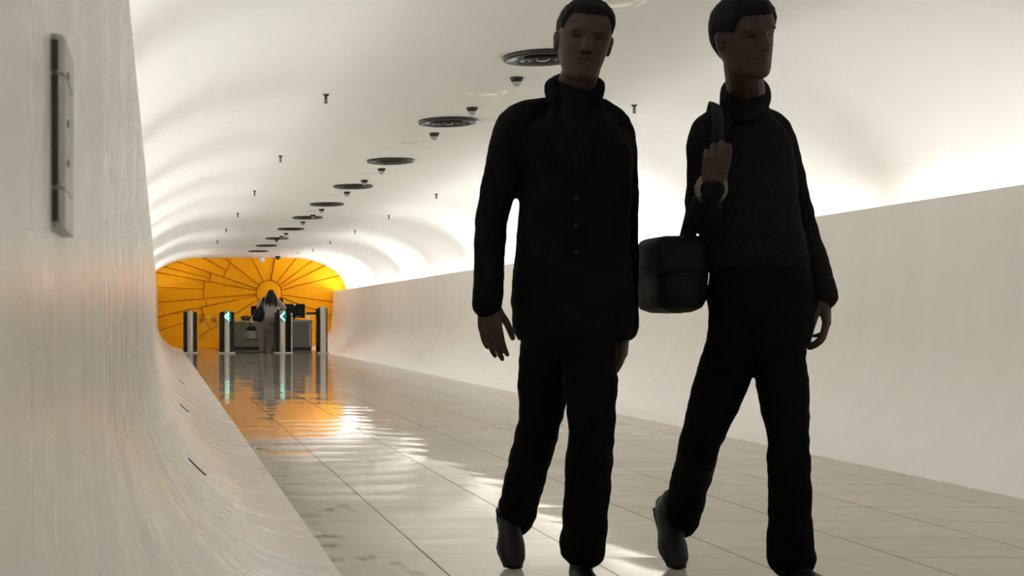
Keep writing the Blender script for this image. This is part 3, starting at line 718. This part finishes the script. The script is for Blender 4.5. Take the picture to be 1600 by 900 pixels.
def mark_eyes(o, P, s, m):
    """press the eye sockets in beside the nose, then mark the eyes in them"""
    me = o.data; c0 = P(0, 0, 0); f = (P(0, 1, 0)-c0).normalized(); r = (P(1, 0, 0)-c0).normalized(); u = (P(0, 0, 1)-c0).normalized()
    for v in me.vertices:
        d = v.co-c0
        if d.length > 0.14*s or d.dot(f) < 0.05*s: continue
        x, z = d.dot(r)/s, d.dot(u)/s
        for a in (-1, 1):
            q = ((x-a*0.031)/0.017)**2+((z-0.008)/0.012)**2
            v.co -= f*0.0085*s*math.exp(-q)
            q2 = ((x-a*0.031)/0.010)**2+((z-0.007)/0.006)**2
            v.co += f*0.004*s*math.exp(-q2)
        v.co -= f*0.0035*s*math.exp(-(x/0.026)**2-((z+0.0615)/0.0022)**2)
    me.materials.append(m); idx = len(me.materials)-1
    for p in me.polygons:
        d = p.center-c0; x, z = d.dot(r)/s, d.dot(u)/s
        if d.dot(f) > 0.06*s and any(((x-a*0.031)/0.0115)**2+((z-0.007)/0.0048)**2 < 1 for a in (-1, 1)): p.material_index = idx
def add_cap(bm, c, fwd, up, s, low_back=-0.05, hairline=0.055, thick=0.010, n=72, m=22):
    """short hair: a shell hugging the skull, hairline in front, lower behind the ears"""
    r, f, u = frame(fwd, up)
    P = lambda a, b_, c_: V(c)+r*a*s+f*b_*s+u*c_*s
    out, inn = [], []
    for i in range(n):
        az = 2*math.pi*i/n; k = (1+math.cos(az))/2
        side = math.exp(-((abs(math.atan2(math.sin(az), math.cos(az)))-1.15)/0.22)**2)
        low = low_back+(hairline-low_back)*min(1, k*1.45)**1.5-0.045*side*(1 if k > 0.5 else 1)
        ear = math.exp(-((abs(math.atan2(math.sin(az), math.cos(az)))-1.62)/0.20)**2); low = max(low, low*(1-ear)+0.022*ear)
        ro, ri = [], []
        for j in range(m):
            t = j/(m-1); z = low+(0.1185-low)*math.sin(t*math.pi/2)
            x, y = head_at(az, z); d = V((x, y+0.006, (z-0.02)*0.9)).normalized()
            th = thick*min(1, 0.25+t*4)+0.0028*noise.noise(V((x, y, z*0.4))*90)*min(1, t*5)
            ro.append(bm.verts.new(P(x+d.x*th, y+d.y*th, z+d.z*th))); ri.append(bm.verts.new(P(x-d.x*0.004, y-d.y*0.004, z-d.z*0.004)))
        out.append(ro); inn.append(ri)
    for i in range(n):
        k = (i+1) % n
        for j in range(m-1):
            bm.faces.new((out[i][j], out[k][j], out[k][j+1], out[i][j+1])); bm.faces.new((inn[i][j], inn[i][j+1], inn[k][j+1], inn[k][j]))
        bm.faces.new((out[i][0], inn[i][0], inn[k][0], out[k][0]))
    bm.faces.new([o_[-1] for o_ in out]); bm.faces.new([o_[-1] for o_ in inn][::-1])

def man_left():
    root = thing('person', 'black-suited man striding towards the camera, left of the two, arm hanging', 'person', (1.30, 4.47, 0))
    L = lambda p: V(p)-V(root.location)
    A = lambda x, y, d: L(at(x, y, d))
    head = A(912, 65, 4.40); fwd = V((-0.15, -1, -0.12)); up = V((0.14, -0.05, 1))
    sR, eR, wR = A(803, 200, 4.48), A(768, 345, 4.54), A(761, 472, 4.43)
    sL, eL, wL = A(962, 208, 4.48), A(972, 365, 4.62), A(975, 512, 4.66)
    hipR, knR, anR = A(862, 492, 4.48), A(842, 665, 4.58), A(804, 802, 4.90)
    hipL, knL, anL = A(918, 492, 4.46), A(925, 668, 4.33), A(909, 872, 4.42)
    neck = A(896, 150, 4.48)
    bm = bmesh.new()
    P = add_head(bm, head, fwd, up, 1.06)
    add_tube(bm, [A(895, 200, 4.50), neck, head+V((0, 0.012, -0.07)), head], [0.065, 0.058, 0.057, 0.05], n=16)
    add_rings(bm, [(p.x, p.y, p.z, a, b) for p, a, b in ((A(890, 500, 4.47), .13, .09), (A(890, 400, 4.47), .125, .085), (A(890, 300, 4.48), .145, .095), (A(890, 215, 4.49), .15, .09), (A(892, 178, 4.49), .07, .06))])
    for s_, e_, w_, d, n, t, cu in ((sR, eR, wR, (0.10, -0.10, -1), (0.35, 0.9, 0), (0.8, -0.55, 0), (0.18, 0.35, 0.3)), (sL, eL, wL, (-0.03, 0.05, -1), (-0.7, 0.6, 0), (-0.55, -0.85, 0), (0.3, 0.5, 0.4))):
        add_tube(bm, [s_+V((0, 0, 0)), s_.lerp(e_, .5), e_, e_.lerp(w_, .4), w_], [0.042, 0.04, 0.034, 0.035, 0.026], n=14)
        add_hand(bm, w_, d, n, t, 1.04, cu)
    for h_, k_, a_ in ((hipR, knR, anR), (hipL, knL, anL)):
        add_tube(bm, [h_, h_.lerp(k_, .5), k_, k_.lerp(a_, .35), a_], [0.072, 0.064, 0.048, 0.046, 0.034], n=14)
    toeR = A(793, 886, 4.79)
    add_tube(bm, [anR, anR.lerp(toeR, .35)], [0.030, 0.022], n=10); add_tube(bm, [anL, L((1.318, 4.40, 0.05))], [0.030, 0.022], n=10)
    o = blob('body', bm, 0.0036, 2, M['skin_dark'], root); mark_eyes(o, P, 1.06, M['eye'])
    bm = bmesh.new(); add_cap(bm, head, fwd, up, 1.06, -0.055, 0.074, 0.008); build('hair', bm, M['hair'], root, smooth=True)
    # jacket
    bm = bmesh.new()
    rows = []
    for y, l, r, dp in ((533, 812, 978, .128), (515, 803, 985, .135), (470, 800, 988, .136), (420, 804, 984, .130), (385, 808, 980, .124), (330, 812, 982, .126), (280, 812, 985, .130), (240, 800, 985, .128), (215, 797, 980, .120), (198, 812, 965, .105), (182, 838, 950, .092), (165, 852, 942, .080), (148, 862, 934, .070), (134, 867, 929, .064)):
        c = A((l+r)/2, y, 4.48); rows.append((c.x, c.y, c.z, (r-l)/2/491, dp))
    add_rings(bm, rows, 36, 2.3)
    add_tube(bm, [A(850, 176, 4.49), sR+V((0.006, 0, 0.004)), sR.lerp(eR, .5), eR, eR.lerp(wR, .5), wR+V((0, 0, -0.005))], [0.05, 0.064, 0.060, 0.052, 0.049, (0.048, 0.046)], n=18)
    add_tube(bm, [A(938, 178, 4.49), sL+V((-0.006, 0, 0.004)), sL.lerp(eL, .5), eL, eL.lerp(wL, .5), wL], [0.05, 0.062, 0.060, 0.052, 0.049, 0.047], n=18)
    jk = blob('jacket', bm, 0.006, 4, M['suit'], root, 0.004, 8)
    # collar, lapels, shirt, buttons, card
    bm = bmesh.new()
    add_tube(bm, [A(868, 160, 4.395), A(865, 132, 4.46), A(898, 118, 4.56), A(931, 130, 4.46), A(926, 160, 4.395)], [(0.012, 0.028)]*5, side=(0, 0, 1), n=10, sub=5)
    for a in (-1, 1):
        xs = 896+a*30; pts = [A(xs, 166, 4.40), A(896+a*26, 200, 4.368), A(896+a*14, 245, 4.352), A(897+a*2, 292, 4.345)]
        add_tube(bm, pts, [(0.020, 0.007), (0.034, 0.007), (0.028, 0.006), (0.006, 0.005)], side=(1, 0, 0), n=10, sub=5)
    blob('lapels', bm, 0.005, 2, M['suit'], root)
    bm = bmesh.new(); add_tube(bm, [A(898, 132, 4.435), A(897, 165, 4.388), A(897, 215, 4.362), A(897, 280, 4.35)], [(0.045, 0.02), (0.045, 0.012), (0.028, 0.010), (0.008, 0.008)], side=(1, 0, 0), n=14, sub=5)
    build('shirt_front', bm, M['shirt_dark'], root, smooth=True)
    for y in (310, 352, 394):
        bm = bmesh.new(); q = A(900, y, 4.352 if y < 330 else 4.358); add_ball(bm, q, (0.009, 0.006, 0.009), seg=10); build('button', bm, M['shoe'], root, smooth=True)
    bm = bmesh.new(); q = A(958, 292, 4.385); add_box(bm, q, (0.05, 0.006, 0.075), 0.002, Matrix.Rotation(0.45, 3, 'Z') @ Matrix.Rotation(0.5, 3, 'Y')); o = build('card', bm, M['badge'], root); o['label'] = 'dull olive card on the chest'
    # trousers and shoes
    bm = bmesh.new()
    rows = []
    for y, l, r, dp in ((560, 832, 952, .09), (540, 818, 966, .11), (500, 812, 975, .118), (455, 818, 968, .11), (430, 824, 962, .10)):
        c = A((l+r)/2, y, 4.48); rows.append((c.x, c.y, c.z, (r-l)/2/491, dp))
    add_rings(bm, rows, 30)
    hemR = anR+V((0.004, 0.008, -0.02)); hemL = A(911, 856, 4.415)
    add_tube(bm, [hipR+V((0, 0, -0.03)), hipR.lerp(knR, .55), knR, knR.lerp(anR, .4), hemR], [0.094, 0.084, 0.068, 0.068, 0.064], n=18)
    add_tube(bm, [hipL+V((0, 0, -0.03)), hipL.lerp(knL, .55), knL, knL.lerp(anL, .5), hemL], [0.092, 0.082, 0.070, 0.069, (0.066, 0.072)], n=18)
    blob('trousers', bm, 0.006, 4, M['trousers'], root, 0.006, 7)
    bm = bmesh.new(); add_shoe(bm, L((1.325, 4.475, 0.0)), L((1.305, 4.19, 0.0))); blob('shoe', bm, 0.005, 2, M['shoe'], root)
    bm = bmesh.new()   # rear shoe, heel lifted, toe on the ground
    toe = L((1.196, 4.775, -0.008)); heel = toe+V((0.02, 0.20, 0.19)); add_shoe(bm, heel, toe, up=(0, -0.75, 0.7)); 
    blob('shoe', bm, 0.005, 2, M['shoe'], root)
man_left()

def man_right():
    root = thing('person', 'man in charcoal jumper walking on the right, hand raised to his chest', 'person', (1.92, 4.5, 0))
    L = lambda p: V(p)-V(root.location)
    A = lambda x, y, d: L(at(x, y, d))
    head = A(1163, 60, 4.42); fwd = V((0.28, -1, -0.18)); up = V((-0.10, -0.10, 1))
    sR, eR, wR = A(1106, 208, 4.44), A(1098, 340, 4.47), A(1112, 292, 4.24)
    sL, eL, wL = A(1212, 212, 4.60), A(1250, 350, 4.66), A(1288, 462, 4.52)
    hipR, knR, anR = A(1158, 500, 4.50), A(1095, 690, 4.58), A(1064, 806, 4.87)
    hipL, knL, anL = A(1212, 500, 4.52), A(1232, 690, 4.40), A(1235, 880, 4.46)
    neck = A(1166, 152, 4.52)
    yaw = 0.35
    bm = bmesh.new(); P = add_head(bm, head, fwd, up, 1.06)
    add_tube(bm, [A(1162, 205, 4.54), neck, head+V((0.0, 0.015, -0.07)), head], [0.065, 0.057, 0.056, 0.05], n=16)
    add_rings(bm, [(p.x, p.y, p.z, a, b) for p, a, b in ((A(1186, 505, 4.52), .125, .09), (A(1176, 400, 4.52), .115, .085), (A(1166, 300, 4.53), .125, .09), (A(1162, 220, 4.54), .125, .085), (A(1164, 182, 4.54), .06, .055))], yaw=yaw)
    add_tube(bm, [sR, sR.lerp(eR, .5), eR, eR.lerp(wR, .4), wR], [0.042, 0.04, 0.036, 0.035, 0.026], n=14)
    add_tube(bm, [sL, sL.lerp(eL, .5), eL, eL.lerp(wL, .4), wL], [0.042, 0.04, 0.034, 0.035, 0.026], n=14)
    add_hand(bm, wR, (0.10, -0.25, 0.95), (0.2, 0.9, 0.2), (0.95, -0.2, 0), 1.02, (0.7, 1.0, 0.7), 0.02, (0.8, 0.25, 0.6))
    add_hand(bm, wL, (0.04, -0.10, -1), (-0.75, 0.6, 0), (-0.55, -0.85, 0), 1.02, (0.3, 0.5, 0.4))
    for h_, k_, a_ in ((hipR, knR, anR), (hipL, knL, anL)):
        add_tube(bm, [h_, h_.lerp(k_, .5), k_, k_.lerp(a_, .35), a_], [0.072, 0.062, 0.046, 0.045, 0.034], n=14)
    toeR = A(1052, 886, 4.79)
    add_tube(bm, [anR, anR.lerp(toeR, .35)], [0.030, 0.022], n=10); add_tube(bm, [anL, L((2.0, 4.44, 0.05))], [0.030, 0.022], n=10)
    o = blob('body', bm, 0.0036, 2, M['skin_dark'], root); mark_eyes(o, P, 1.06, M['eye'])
    bm = bmesh.new(); add_cap(bm, head, fwd, up, 1.06, -0.06, 0.066, 0.011); build('hair', bm, M['hair'], root, smooth=True)
    # jumper with sleeves
    bm = bmesh.new(); rows = []
    for y, l, r, dp in ((425, 1104, 1262, .115), (408, 1098, 1262, .125), (380, 1096, 1257, .124), (340, 1092, 1248, .120), (290, 1086, 1243, .120), (250, 1086, 1240, .118), (222, 1092, 1236, .110), (204, 1106, 1222, .098), (188, 1120, 1206, .088), (168, 1132, 1196, .074), (148, 1140, 1190, .066), (132, 1144, 1186, .060)):
        c = A((l+r)/2, y, 4.53); rows.append((c.x, c.y, c.z, (r-l)/2/486, dp))
    add_rings(bm, rows, 36, 2.3, yaw=yaw*0.6)
    blob_parts = bm
    add_tube(bm, [A(1140, 186, 4.52), sR, sR.lerp(eR, .5), eR, eR.lerp(wR, .5), wR+V((0, 0, -0.012))], [0.05, 0.058, 0.056, 0.054, 0.047, 0.039], n=18)
    add_tube(bm, [A(1192, 190, 4.56), sL, sL.lerp(eL, .5), eL, eL.lerp(wL, .5), wL], [0.05, 0.058, 0.055, 0.050, 0.047, 0.044], n=18)
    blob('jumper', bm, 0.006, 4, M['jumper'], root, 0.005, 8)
    bm = bmesh.new(); add_tube(bm, [A(1136, 162, 4.47), A(1140, 134, 4.56), A(1166, 120, 4.61), A(1192, 134, 4.58), A(1190, 164, 4.47), A(1160, 182, 4.42), A(1136, 162, 4.47)], [(0.014, 0.024)]*7, side=(0, 0, 1), n=10, sub=5)
    o = blob('collar', bm, 0.005, 2, M['suit'], root)
    bm = bmesh.new(); add_tube(bm, [wR+(eR-wR).normalized()*0.022, wR-(eR-wR).normalized()*0.012], [0.048, 0.045], n=18, sub=3, round_ends=False); o = build('cuff', bm, M['cuff'], root, smooth=True); o['label'] = 'pale shirt cuff at the raised wrist'
    # trousers and belt
    bm = bmesh.new(); rows = []
    for y, l, r, dp in ((562, 1140, 1240, .09), (540, 1118, 1262, .112), (500, 1108, 1272, .122), (455, 1106, 1270, .120), (420, 1108, 1262, .112), (400, 1112, 1256, .105)):
        c = A((l+r)/2, y, 4.52); rows.append((c.x, c.y, c.z, (r-l)/2/487, dp))
    add_rings(bm, rows, 30, 2.3, yaw*0.6)
    add_tube(bm, [hipR+V((0, 0, -0.03)), hipR.lerp(knR, .55), knR, knR.lerp(anR, .4), anR+V((0.004, 0.008, -0.02))], [0.092, 0.080, 0.064, 0.062, 0.060], n=18)
    add_tube(bm, [hipL+V((0, 0, -0.03)), hipL.lerp(knL, .55), knL, knL.lerp(anL, .5), A(1236, 872, 4.455)], [0.092, 0.076, 0.062, 0.064, (0.070, 0.074)], n=18)
    blob('trousers', bm, 0.006, 4, M['trousers'], root, 0.006, 7)
    bm = bmesh.new(); add_shoe(bm, L((2.005, 4.515, 0.0)), L((2.02, 4.23, 0.0))); blob('shoe', bm, 0.005, 2, M['shoe'], root)
    bm = bmesh.new(); toe = L((1.752, 4.775, -0.008)); heel = toe+V((0.015, 0.20, 0.19)); add_shoe(bm, heel, toe, up=(0, -0.75, 0.7)); blob('shoe', bm, 0.005, 2, M['shoe'], root)
    # shoulder bag on his right hip
    t = thing('shoulder_bag', 'black shoulder bag hanging at the hip of the right-hand man', 'bag', at(1050, 490, 4.62))
    B = lambda x, y, d: at(x, y, d)-V(t.location)
    bm = bmesh.new()
    c0 = V((0.0, 0.02, 0.12))
    add_box(bm, c0, (0.16, 0.30, 0.235), 0.05)
    for v in bm.verts: v.co.x += 0.012*math.sin((v.co.z)*12)
    bag = blob('pouch', bm, 0.006, 3, M['bag_black'], t, 0.004, 10)
    bm = bmesh.new(); add_box(bm, c0+V((-0.008, -0.04, 0.065)), (0.165, 0.24, 0.13), 0.03); blob('cover', bm, 0.006, 3, M['bag_black'], t)
    bm = bmesh.new(); add_tube(bm, [B(1075, 380, 4.50), B(1098, 300, 4.335), B(1118, 235, 4.285), B(1121, 205, 4.30), B(1121, 178, 4.37), B(1118, 163, 4.50), B(1112, 178, 4.63), B(1090, 290, 4.70), B(1068, 380, 4.68)], [(0.019, 0.004)]*9, side=(1, 0, 0), n=10, sub=6)
    build('strap', bm, M['bag_black'], t, smooth=True)
man_right()

def woman():
    Y = 34.8
    root = thing('person', 'long-haired woman in grey top and trousers standing at the desk, seen from behind', 'person', (2.63, Y, 0))
    A = lambda x, y, d=0.0: at(x, y, Y)+V((0, d, 0))-V(root.location)
    head = A(424, 460.5, 0.10); fwd = V((0.15, 1, -0.35)); up = V((0.02, 0.3, 1))
    sL, eL, wL = A(409.8, 470.5), A(401.5, 487, -0.02), A(394.8, 500, 0.06)
    sR, eR, wR = A(435, 471, 0.02), A(444.5, 481, 0.10), A(441.5, 479.5, 0.34)
    hL, kL, aL = A(411.2, 505), A(410.5, 527), A(409, 547)
    hR, kR, aR = A(422.5, 505), A(420.5, 527), A(419.2, 547)
    bm = bmesh.new(); add_head(bm, head, fwd, up, 0.95)
    add_tube(bm, [A(422, 473, 0.03), A(423, 467, 0.06), head], [0.055, 0.05, 0.05])
    add_rings(bm, [(p.x, p.y, p.z, a, b) for p, a, b in ((A(417, 508), .15, .09), (A(417.5, 495), .12, .08), (A(419, 482), .13, .085), (A(421.5, 472.5, .02), .14, .07), (A(422, 469.5, .03), .06, .05))])
    add_tube(bm, [sL, eL, wL], [0.042, 0.034, 0.026]); add_tube(bm, [sR, eR, wR], [0.042, 0.034, 0.026])
    add_hand(bm, wL, (-0.05, 0.1, -1), (1, 0, 0), (0, 1, 0), 1.0, (0.6, 0.9, 0.7)); add_hand(bm, wR, (-0.3, 1, -0.2), (0, 0, -1), (-1, 0, 0), 0.92)
    for h_, k_, a_ in ((hL, kL, aL), (hR, kR, aR)): add_tube(bm, [h_, k_, a_], [0.08, 0.05, 0.036])
    for a_ in (aL, aR): add_tube(bm, [a_, a_+V((0, 0.12, -0.035))], [0.034, 0.026])
    blob('body', bm, 0.006, 2, M['skin_pale'], root)
    bm = bmesh.new()   # long loose hair
    r, f, u = frame(fwd, up)
    add_cap(bm, head, fwd, up, 0.97, -0.05, 0.06)
    rng = random.Random(4)
    for i in range(46):
        az = math.pi*(0.36+1.28*i/45)
        s0 = head+(r*math.sin(az)*0.072+f*math.cos(az)*0.085+u*0.075)*0.95
        s1 = head+(r*math.sin(az)*0.098+f*(math.cos(az)*0.108-0.01)+u*0.0)*0.95
        s2 = s1+V((math.sin(az)*0.030+rng.uniform(-.018, .018), -0.09, -0.11))
        s3 = s1+V((math.sin(az)*0.045+rng.uniform(-.025, .025)-0.01, -0.165, -0.24-rng.uniform(0, 0.11)))
        add_tube(bm, [s0, s1, s2, s3], [0.012, 0.017, 0.017, 0.006], n=7, sub=3)
    add_ball(bm, head+V((0, -0.10, -0.11)), (0.115, 0.085, 0.15))
    blob('hair', bm, 0.006, 2, M['hair_brown'], root, 0.004, 30)
    bm = bmesh.new(); rows = []
    for y, l, r_, dp in ((500, 408, 433.5, .13), (496, 407.6, 432.5, .13), (489, 408, 432, .125), (482, 407.5, 433, .122), (476, 407.5, 435, .115), (472, 409.5, 434.5, .10), (469, 414, 430, .08), (467.5, 417, 427, .06)):
        c = A((l+r_)/2, y, 0.02); rows.append((c.x, c.y, c.z, (r_-l)/2/63.2, dp))
    add_rings(bm, rows, 30, 2.3)
    add_tube(bm, [A(414, 470, 0.02), sL, eL, wL+V((0, 0, 0.02))], [0.05, 0.062, 0.055, 0.046]); add_tube(bm, [A(429, 470.5, 0.03), sR, eR, wR], [0.05, 0.062, 0.060, 0.045])
    blob('top', bm, 0.007, 3, M['top_grey'], root, 0.006, 8)
    bm = bmesh.new(); rows = []
    for y, l, r_, dp in ((514, 406.5, 427, .12), (508, 404.5, 429.5, .145), (502, 404.5, 430, .15), (496, 406.5, 429.5, .13)):
        c = A((l+r_)/2, y); rows.append((c.x, c.y, c.z, (r_-l)/2/63.2, dp))
    add_rings(bm, rows, 28)
    for h_, k_, a_ in ((hL, kL, aL), (hR, kR, aR)): add_tube(bm, [h_+V((0, 0, -0.03)), h_.lerp(k_, .5), k_, k_.lerp(a_, .5), a_+V((0, -0.005, -0.012))], [0.10, 0.096, 0.078, 0.072, 0.074], n=18)
    blob('trousers', bm, 0.006, 3, M['trouser_grey'], root, 0.007, 7)
    for a_ in (aL, aR):
        bm = bmesh.new(); h_ = V((a_.x, -0.06, 0.0)); add_shoe(bm, h_, h_+V((0.0, 0.24, 0)), s=0.9); blob('shoe', bm, 0.005, 2, M['bag_brown'], root)
    # shoulder bag
    t = thing('shoulder_bag', 'dark brown handbag slung from the left shoulder of the standing woman', 'bag', at(403, 502, Y-0.10))
    B = lambda x, y, d=0.0: at(x, y, Y)+V((0, d, 0))-V(t.location)
    bm = bmesh.new()
    add_tube(bm, [B(402.5, 500, -.13), B(403, 496, -.13), B(405, 488, -.13), B(407.5, 480, -.125)], [(0.125, 0.05), (0.14, 0.065), (0.125, 0.06), (0.06, 0.03)], side=(1, 0, 0), n=18, sub=5)
    blob('pouch', bm, 0.006, 2, M['bag_brown'], t, 0.005, 9)
    bm = bmesh.new(); add_tube(bm, [B(402.5, 486, -.13), B(407.5, 474.5, -.12), B(411.5, 465.4, -.02), B(412, 465.2, .06), B(409, 474, .12)], [(0.018, 0.006)]*5, side=(1, 0, 0), n=8); build('strap', bm, M['bag_brown'], t, smooth=True)
    bm = bmesh.new(); add_tube(bm, [B(408.5, 483, -.13), B(410.3, 476, -.135), B(413, 465.2, -.02), B(413.4, 465, .06)], [(0.014, 0.006)]*4, side=(1, 0, 0), n=8); build('strap', bm, M['bag_brown'], t, smooth=True)
    # silver bag in her left hand
    t = thing('tote_bag', 'silver grey tote bag with dark top held low in the left hand of the woman', 'bag', at(392, 531, Y))
    B = lambda x, y, d=0.0: at(x, y, Y)+V((0, d, 0))-V(t.location)
    bm = bmesh.new(); rows = []
    for y, l, r_, dp in ((531, 382, 402.5, .06), (529, 381.2, 403.2, .075), (523, 382, 402.5, .07), (517, 383.5, 401, .06), (515.5, 384.5, 400.5, .05)):
        c = B((l+r_)/2, y); rows.append((c.x, c.y, c.z, (r_-l)/2/63.2, dp))
    add_rings(bm, rows, 24, 3); blob('pouch', bm, 0.006, 2, M['bag_silver'], t)
    bm = bmesh.new(); rows = []
    for y, l, r_, dp in ((517, 383.5, 401.2, .062), (513, 385, 400, .058), (510.5, 387, 399, .045)):
        c = B((l+r_)/2, y); rows.append((c.x, c.y, c.z, (r_-l)/2/63.2, dp))
    add_rings(bm, rows, 24, 3); blob('flap', bm, 0.006, 2, M['bag_brown'], t)
    bm = bmesh.new(); add_box(bm, B(392, 530.6), (0.345, 0.155, 0.016), 0.004); build('base_trim', bm, M['bag_brown'], t)
    bm = bmesh.new(); add_tube(bm, [B(388, 513), B(390, 508), B(394.2, 505.2, .05), B(397.5, 508), B(398.5, 513)], [0.009]*5, n=8); build('handle', bm, M['bag_brown'], t, smooth=True)
woman()

def attendant():
    X, Y = 3.28, 38.35
    st = thing('office_stool', 'round black stool behind the desk under the seated attendant', 'stool', (X, Y+0.02, 0))
    b = bmesh.new(); add_lathe(b, [(0, 0.43), (0.19, 0.43), (0.20, 0.45), (0.19, 0.475), (0, 0.48)], 28); build('seat', b, M['black_plastic'], st, smooth=True)
    b = bmesh.new(); add_lathe(b, [(0, 0.02), (0.03, 0.02), (0.03, 0.43), (0, 0.43)], 16); build('post', b, M['steel'], st, smooth=True)
    b = bmesh.new(); add_lathe(b, [(0, 0), (0.22, 0), (0.22, 0.015), (0.04, 0.035), (0, 0.035)], 28); build('base', b, M['steel'], st, smooth=True)
    root = thing('person', 'dark-haired attendant seated behind the desk, head beside the woman', 'person', (X, Y, 0))
    head = V((0.0, -0.06, 1.255)); fwd = V((-0.2, -1, -0.25)); up = V((0, -0.15, 1))
    bm = bmesh.new(); P = add_head(bm, head, fwd, up, 0.95)
    add_tube(bm, [(0, 0.0, 1.06), (0, -0.02, 1.14), head], [0.055, 0.05, 0.05])
    add_rings(bm, [(0, 0.05, 0.50, .15, .11), (0, 0.04, 0.62, .14, .09), (0, 0.02, 0.8, .135, .09), (0, 0.0, 0.97, .15, .09), (0, 0.0, 1.05, .13, .07), (0, 0, 1.09, .06, .05)])
    for a in (-1, 1):
        add_tube(bm, [(a*0.165, 0, 1.02), (a*0.21, -0.03, 0.80), (a*0.14, -0.22, 0.83)], [0.042, 0.034, 0.025])
        add_hand(bm, (a*0.14, -0.24, 0.83), (-a*0.3, -1, -0.1), (0, 0, -1), (-a, -0.2, 0), 0.9)
        add_tube(bm, [(a*0.09, 0.02, 0.55), (a*0.12, -0.27, 0.54), (a*0.12, -0.25, 0.08)], [0.075, 0.052, 0.036], sub=6)
        add_tube(bm, [(a*0.12, -0.25, 0.06), (a*0.12, -0.36, 0.03)], [0.03, 0.026])
    o = blob('body', bm, 0.006, 2, M['skin_mid'], root); mark_eyes(o, P, 0.95, M['eye'])
    bm = bmesh.new(); add_cap(bm, head, fwd, up, 0.97, -0.07, 0.03); blob('hair', bm, 0.006, 2, M['hair'], root)
    bm = bmesh.new(); add_rings(bm, [(0, 0.05, 0.53, .175, .13), (0, 0.04, 0.62, .165, .115), (0, 0.02, 0.8, .16, .115), (0, 0.0, 0.97, .175, .11), (0, 0.0, 1.05, .15, .09), (0, 0, 1.085, .075, .065)])
    for a in (-1, 1): add_tube(bm, [(a*0.10, 0, 1.04), (a*0.165, 0, 1.02), (a*0.21, -0.03, 0.80), (a*0.145, -0.20, 0.83)], [0.05, 0.06, 0.05, 0.04])
    blob('shirt', bm, 0.007, 3, M['bag_black'], root, 0.004, 8)
    bm = bmesh.new(); add_rings(bm, [(0, 0.05, 0.49, .17, .13), (0, 0.05, 0.56, .17, .13), (0, 0.05, 0.60, .15, .11)])
    for a in (-1, 1): add_tube(bm, [(a*0.09, 0.02, 0.565), (a*0.12, -0.27, 0.545), (a*0.12, -0.25, 0.10)], [0.088, 0.066, 0.055], sub=6)
    blob('trousers', bm, 0.007, 3, M['trousers'], root)
    for a in (-1, 1):
        bm = bmesh.new(); add_shoe(bm, (a*0.12, -0.18, 0), (a*0.12, -0.43, 0), s=0.9); blob('shoe', bm, 0.006, 2, M['shoe'], root)
attendant()
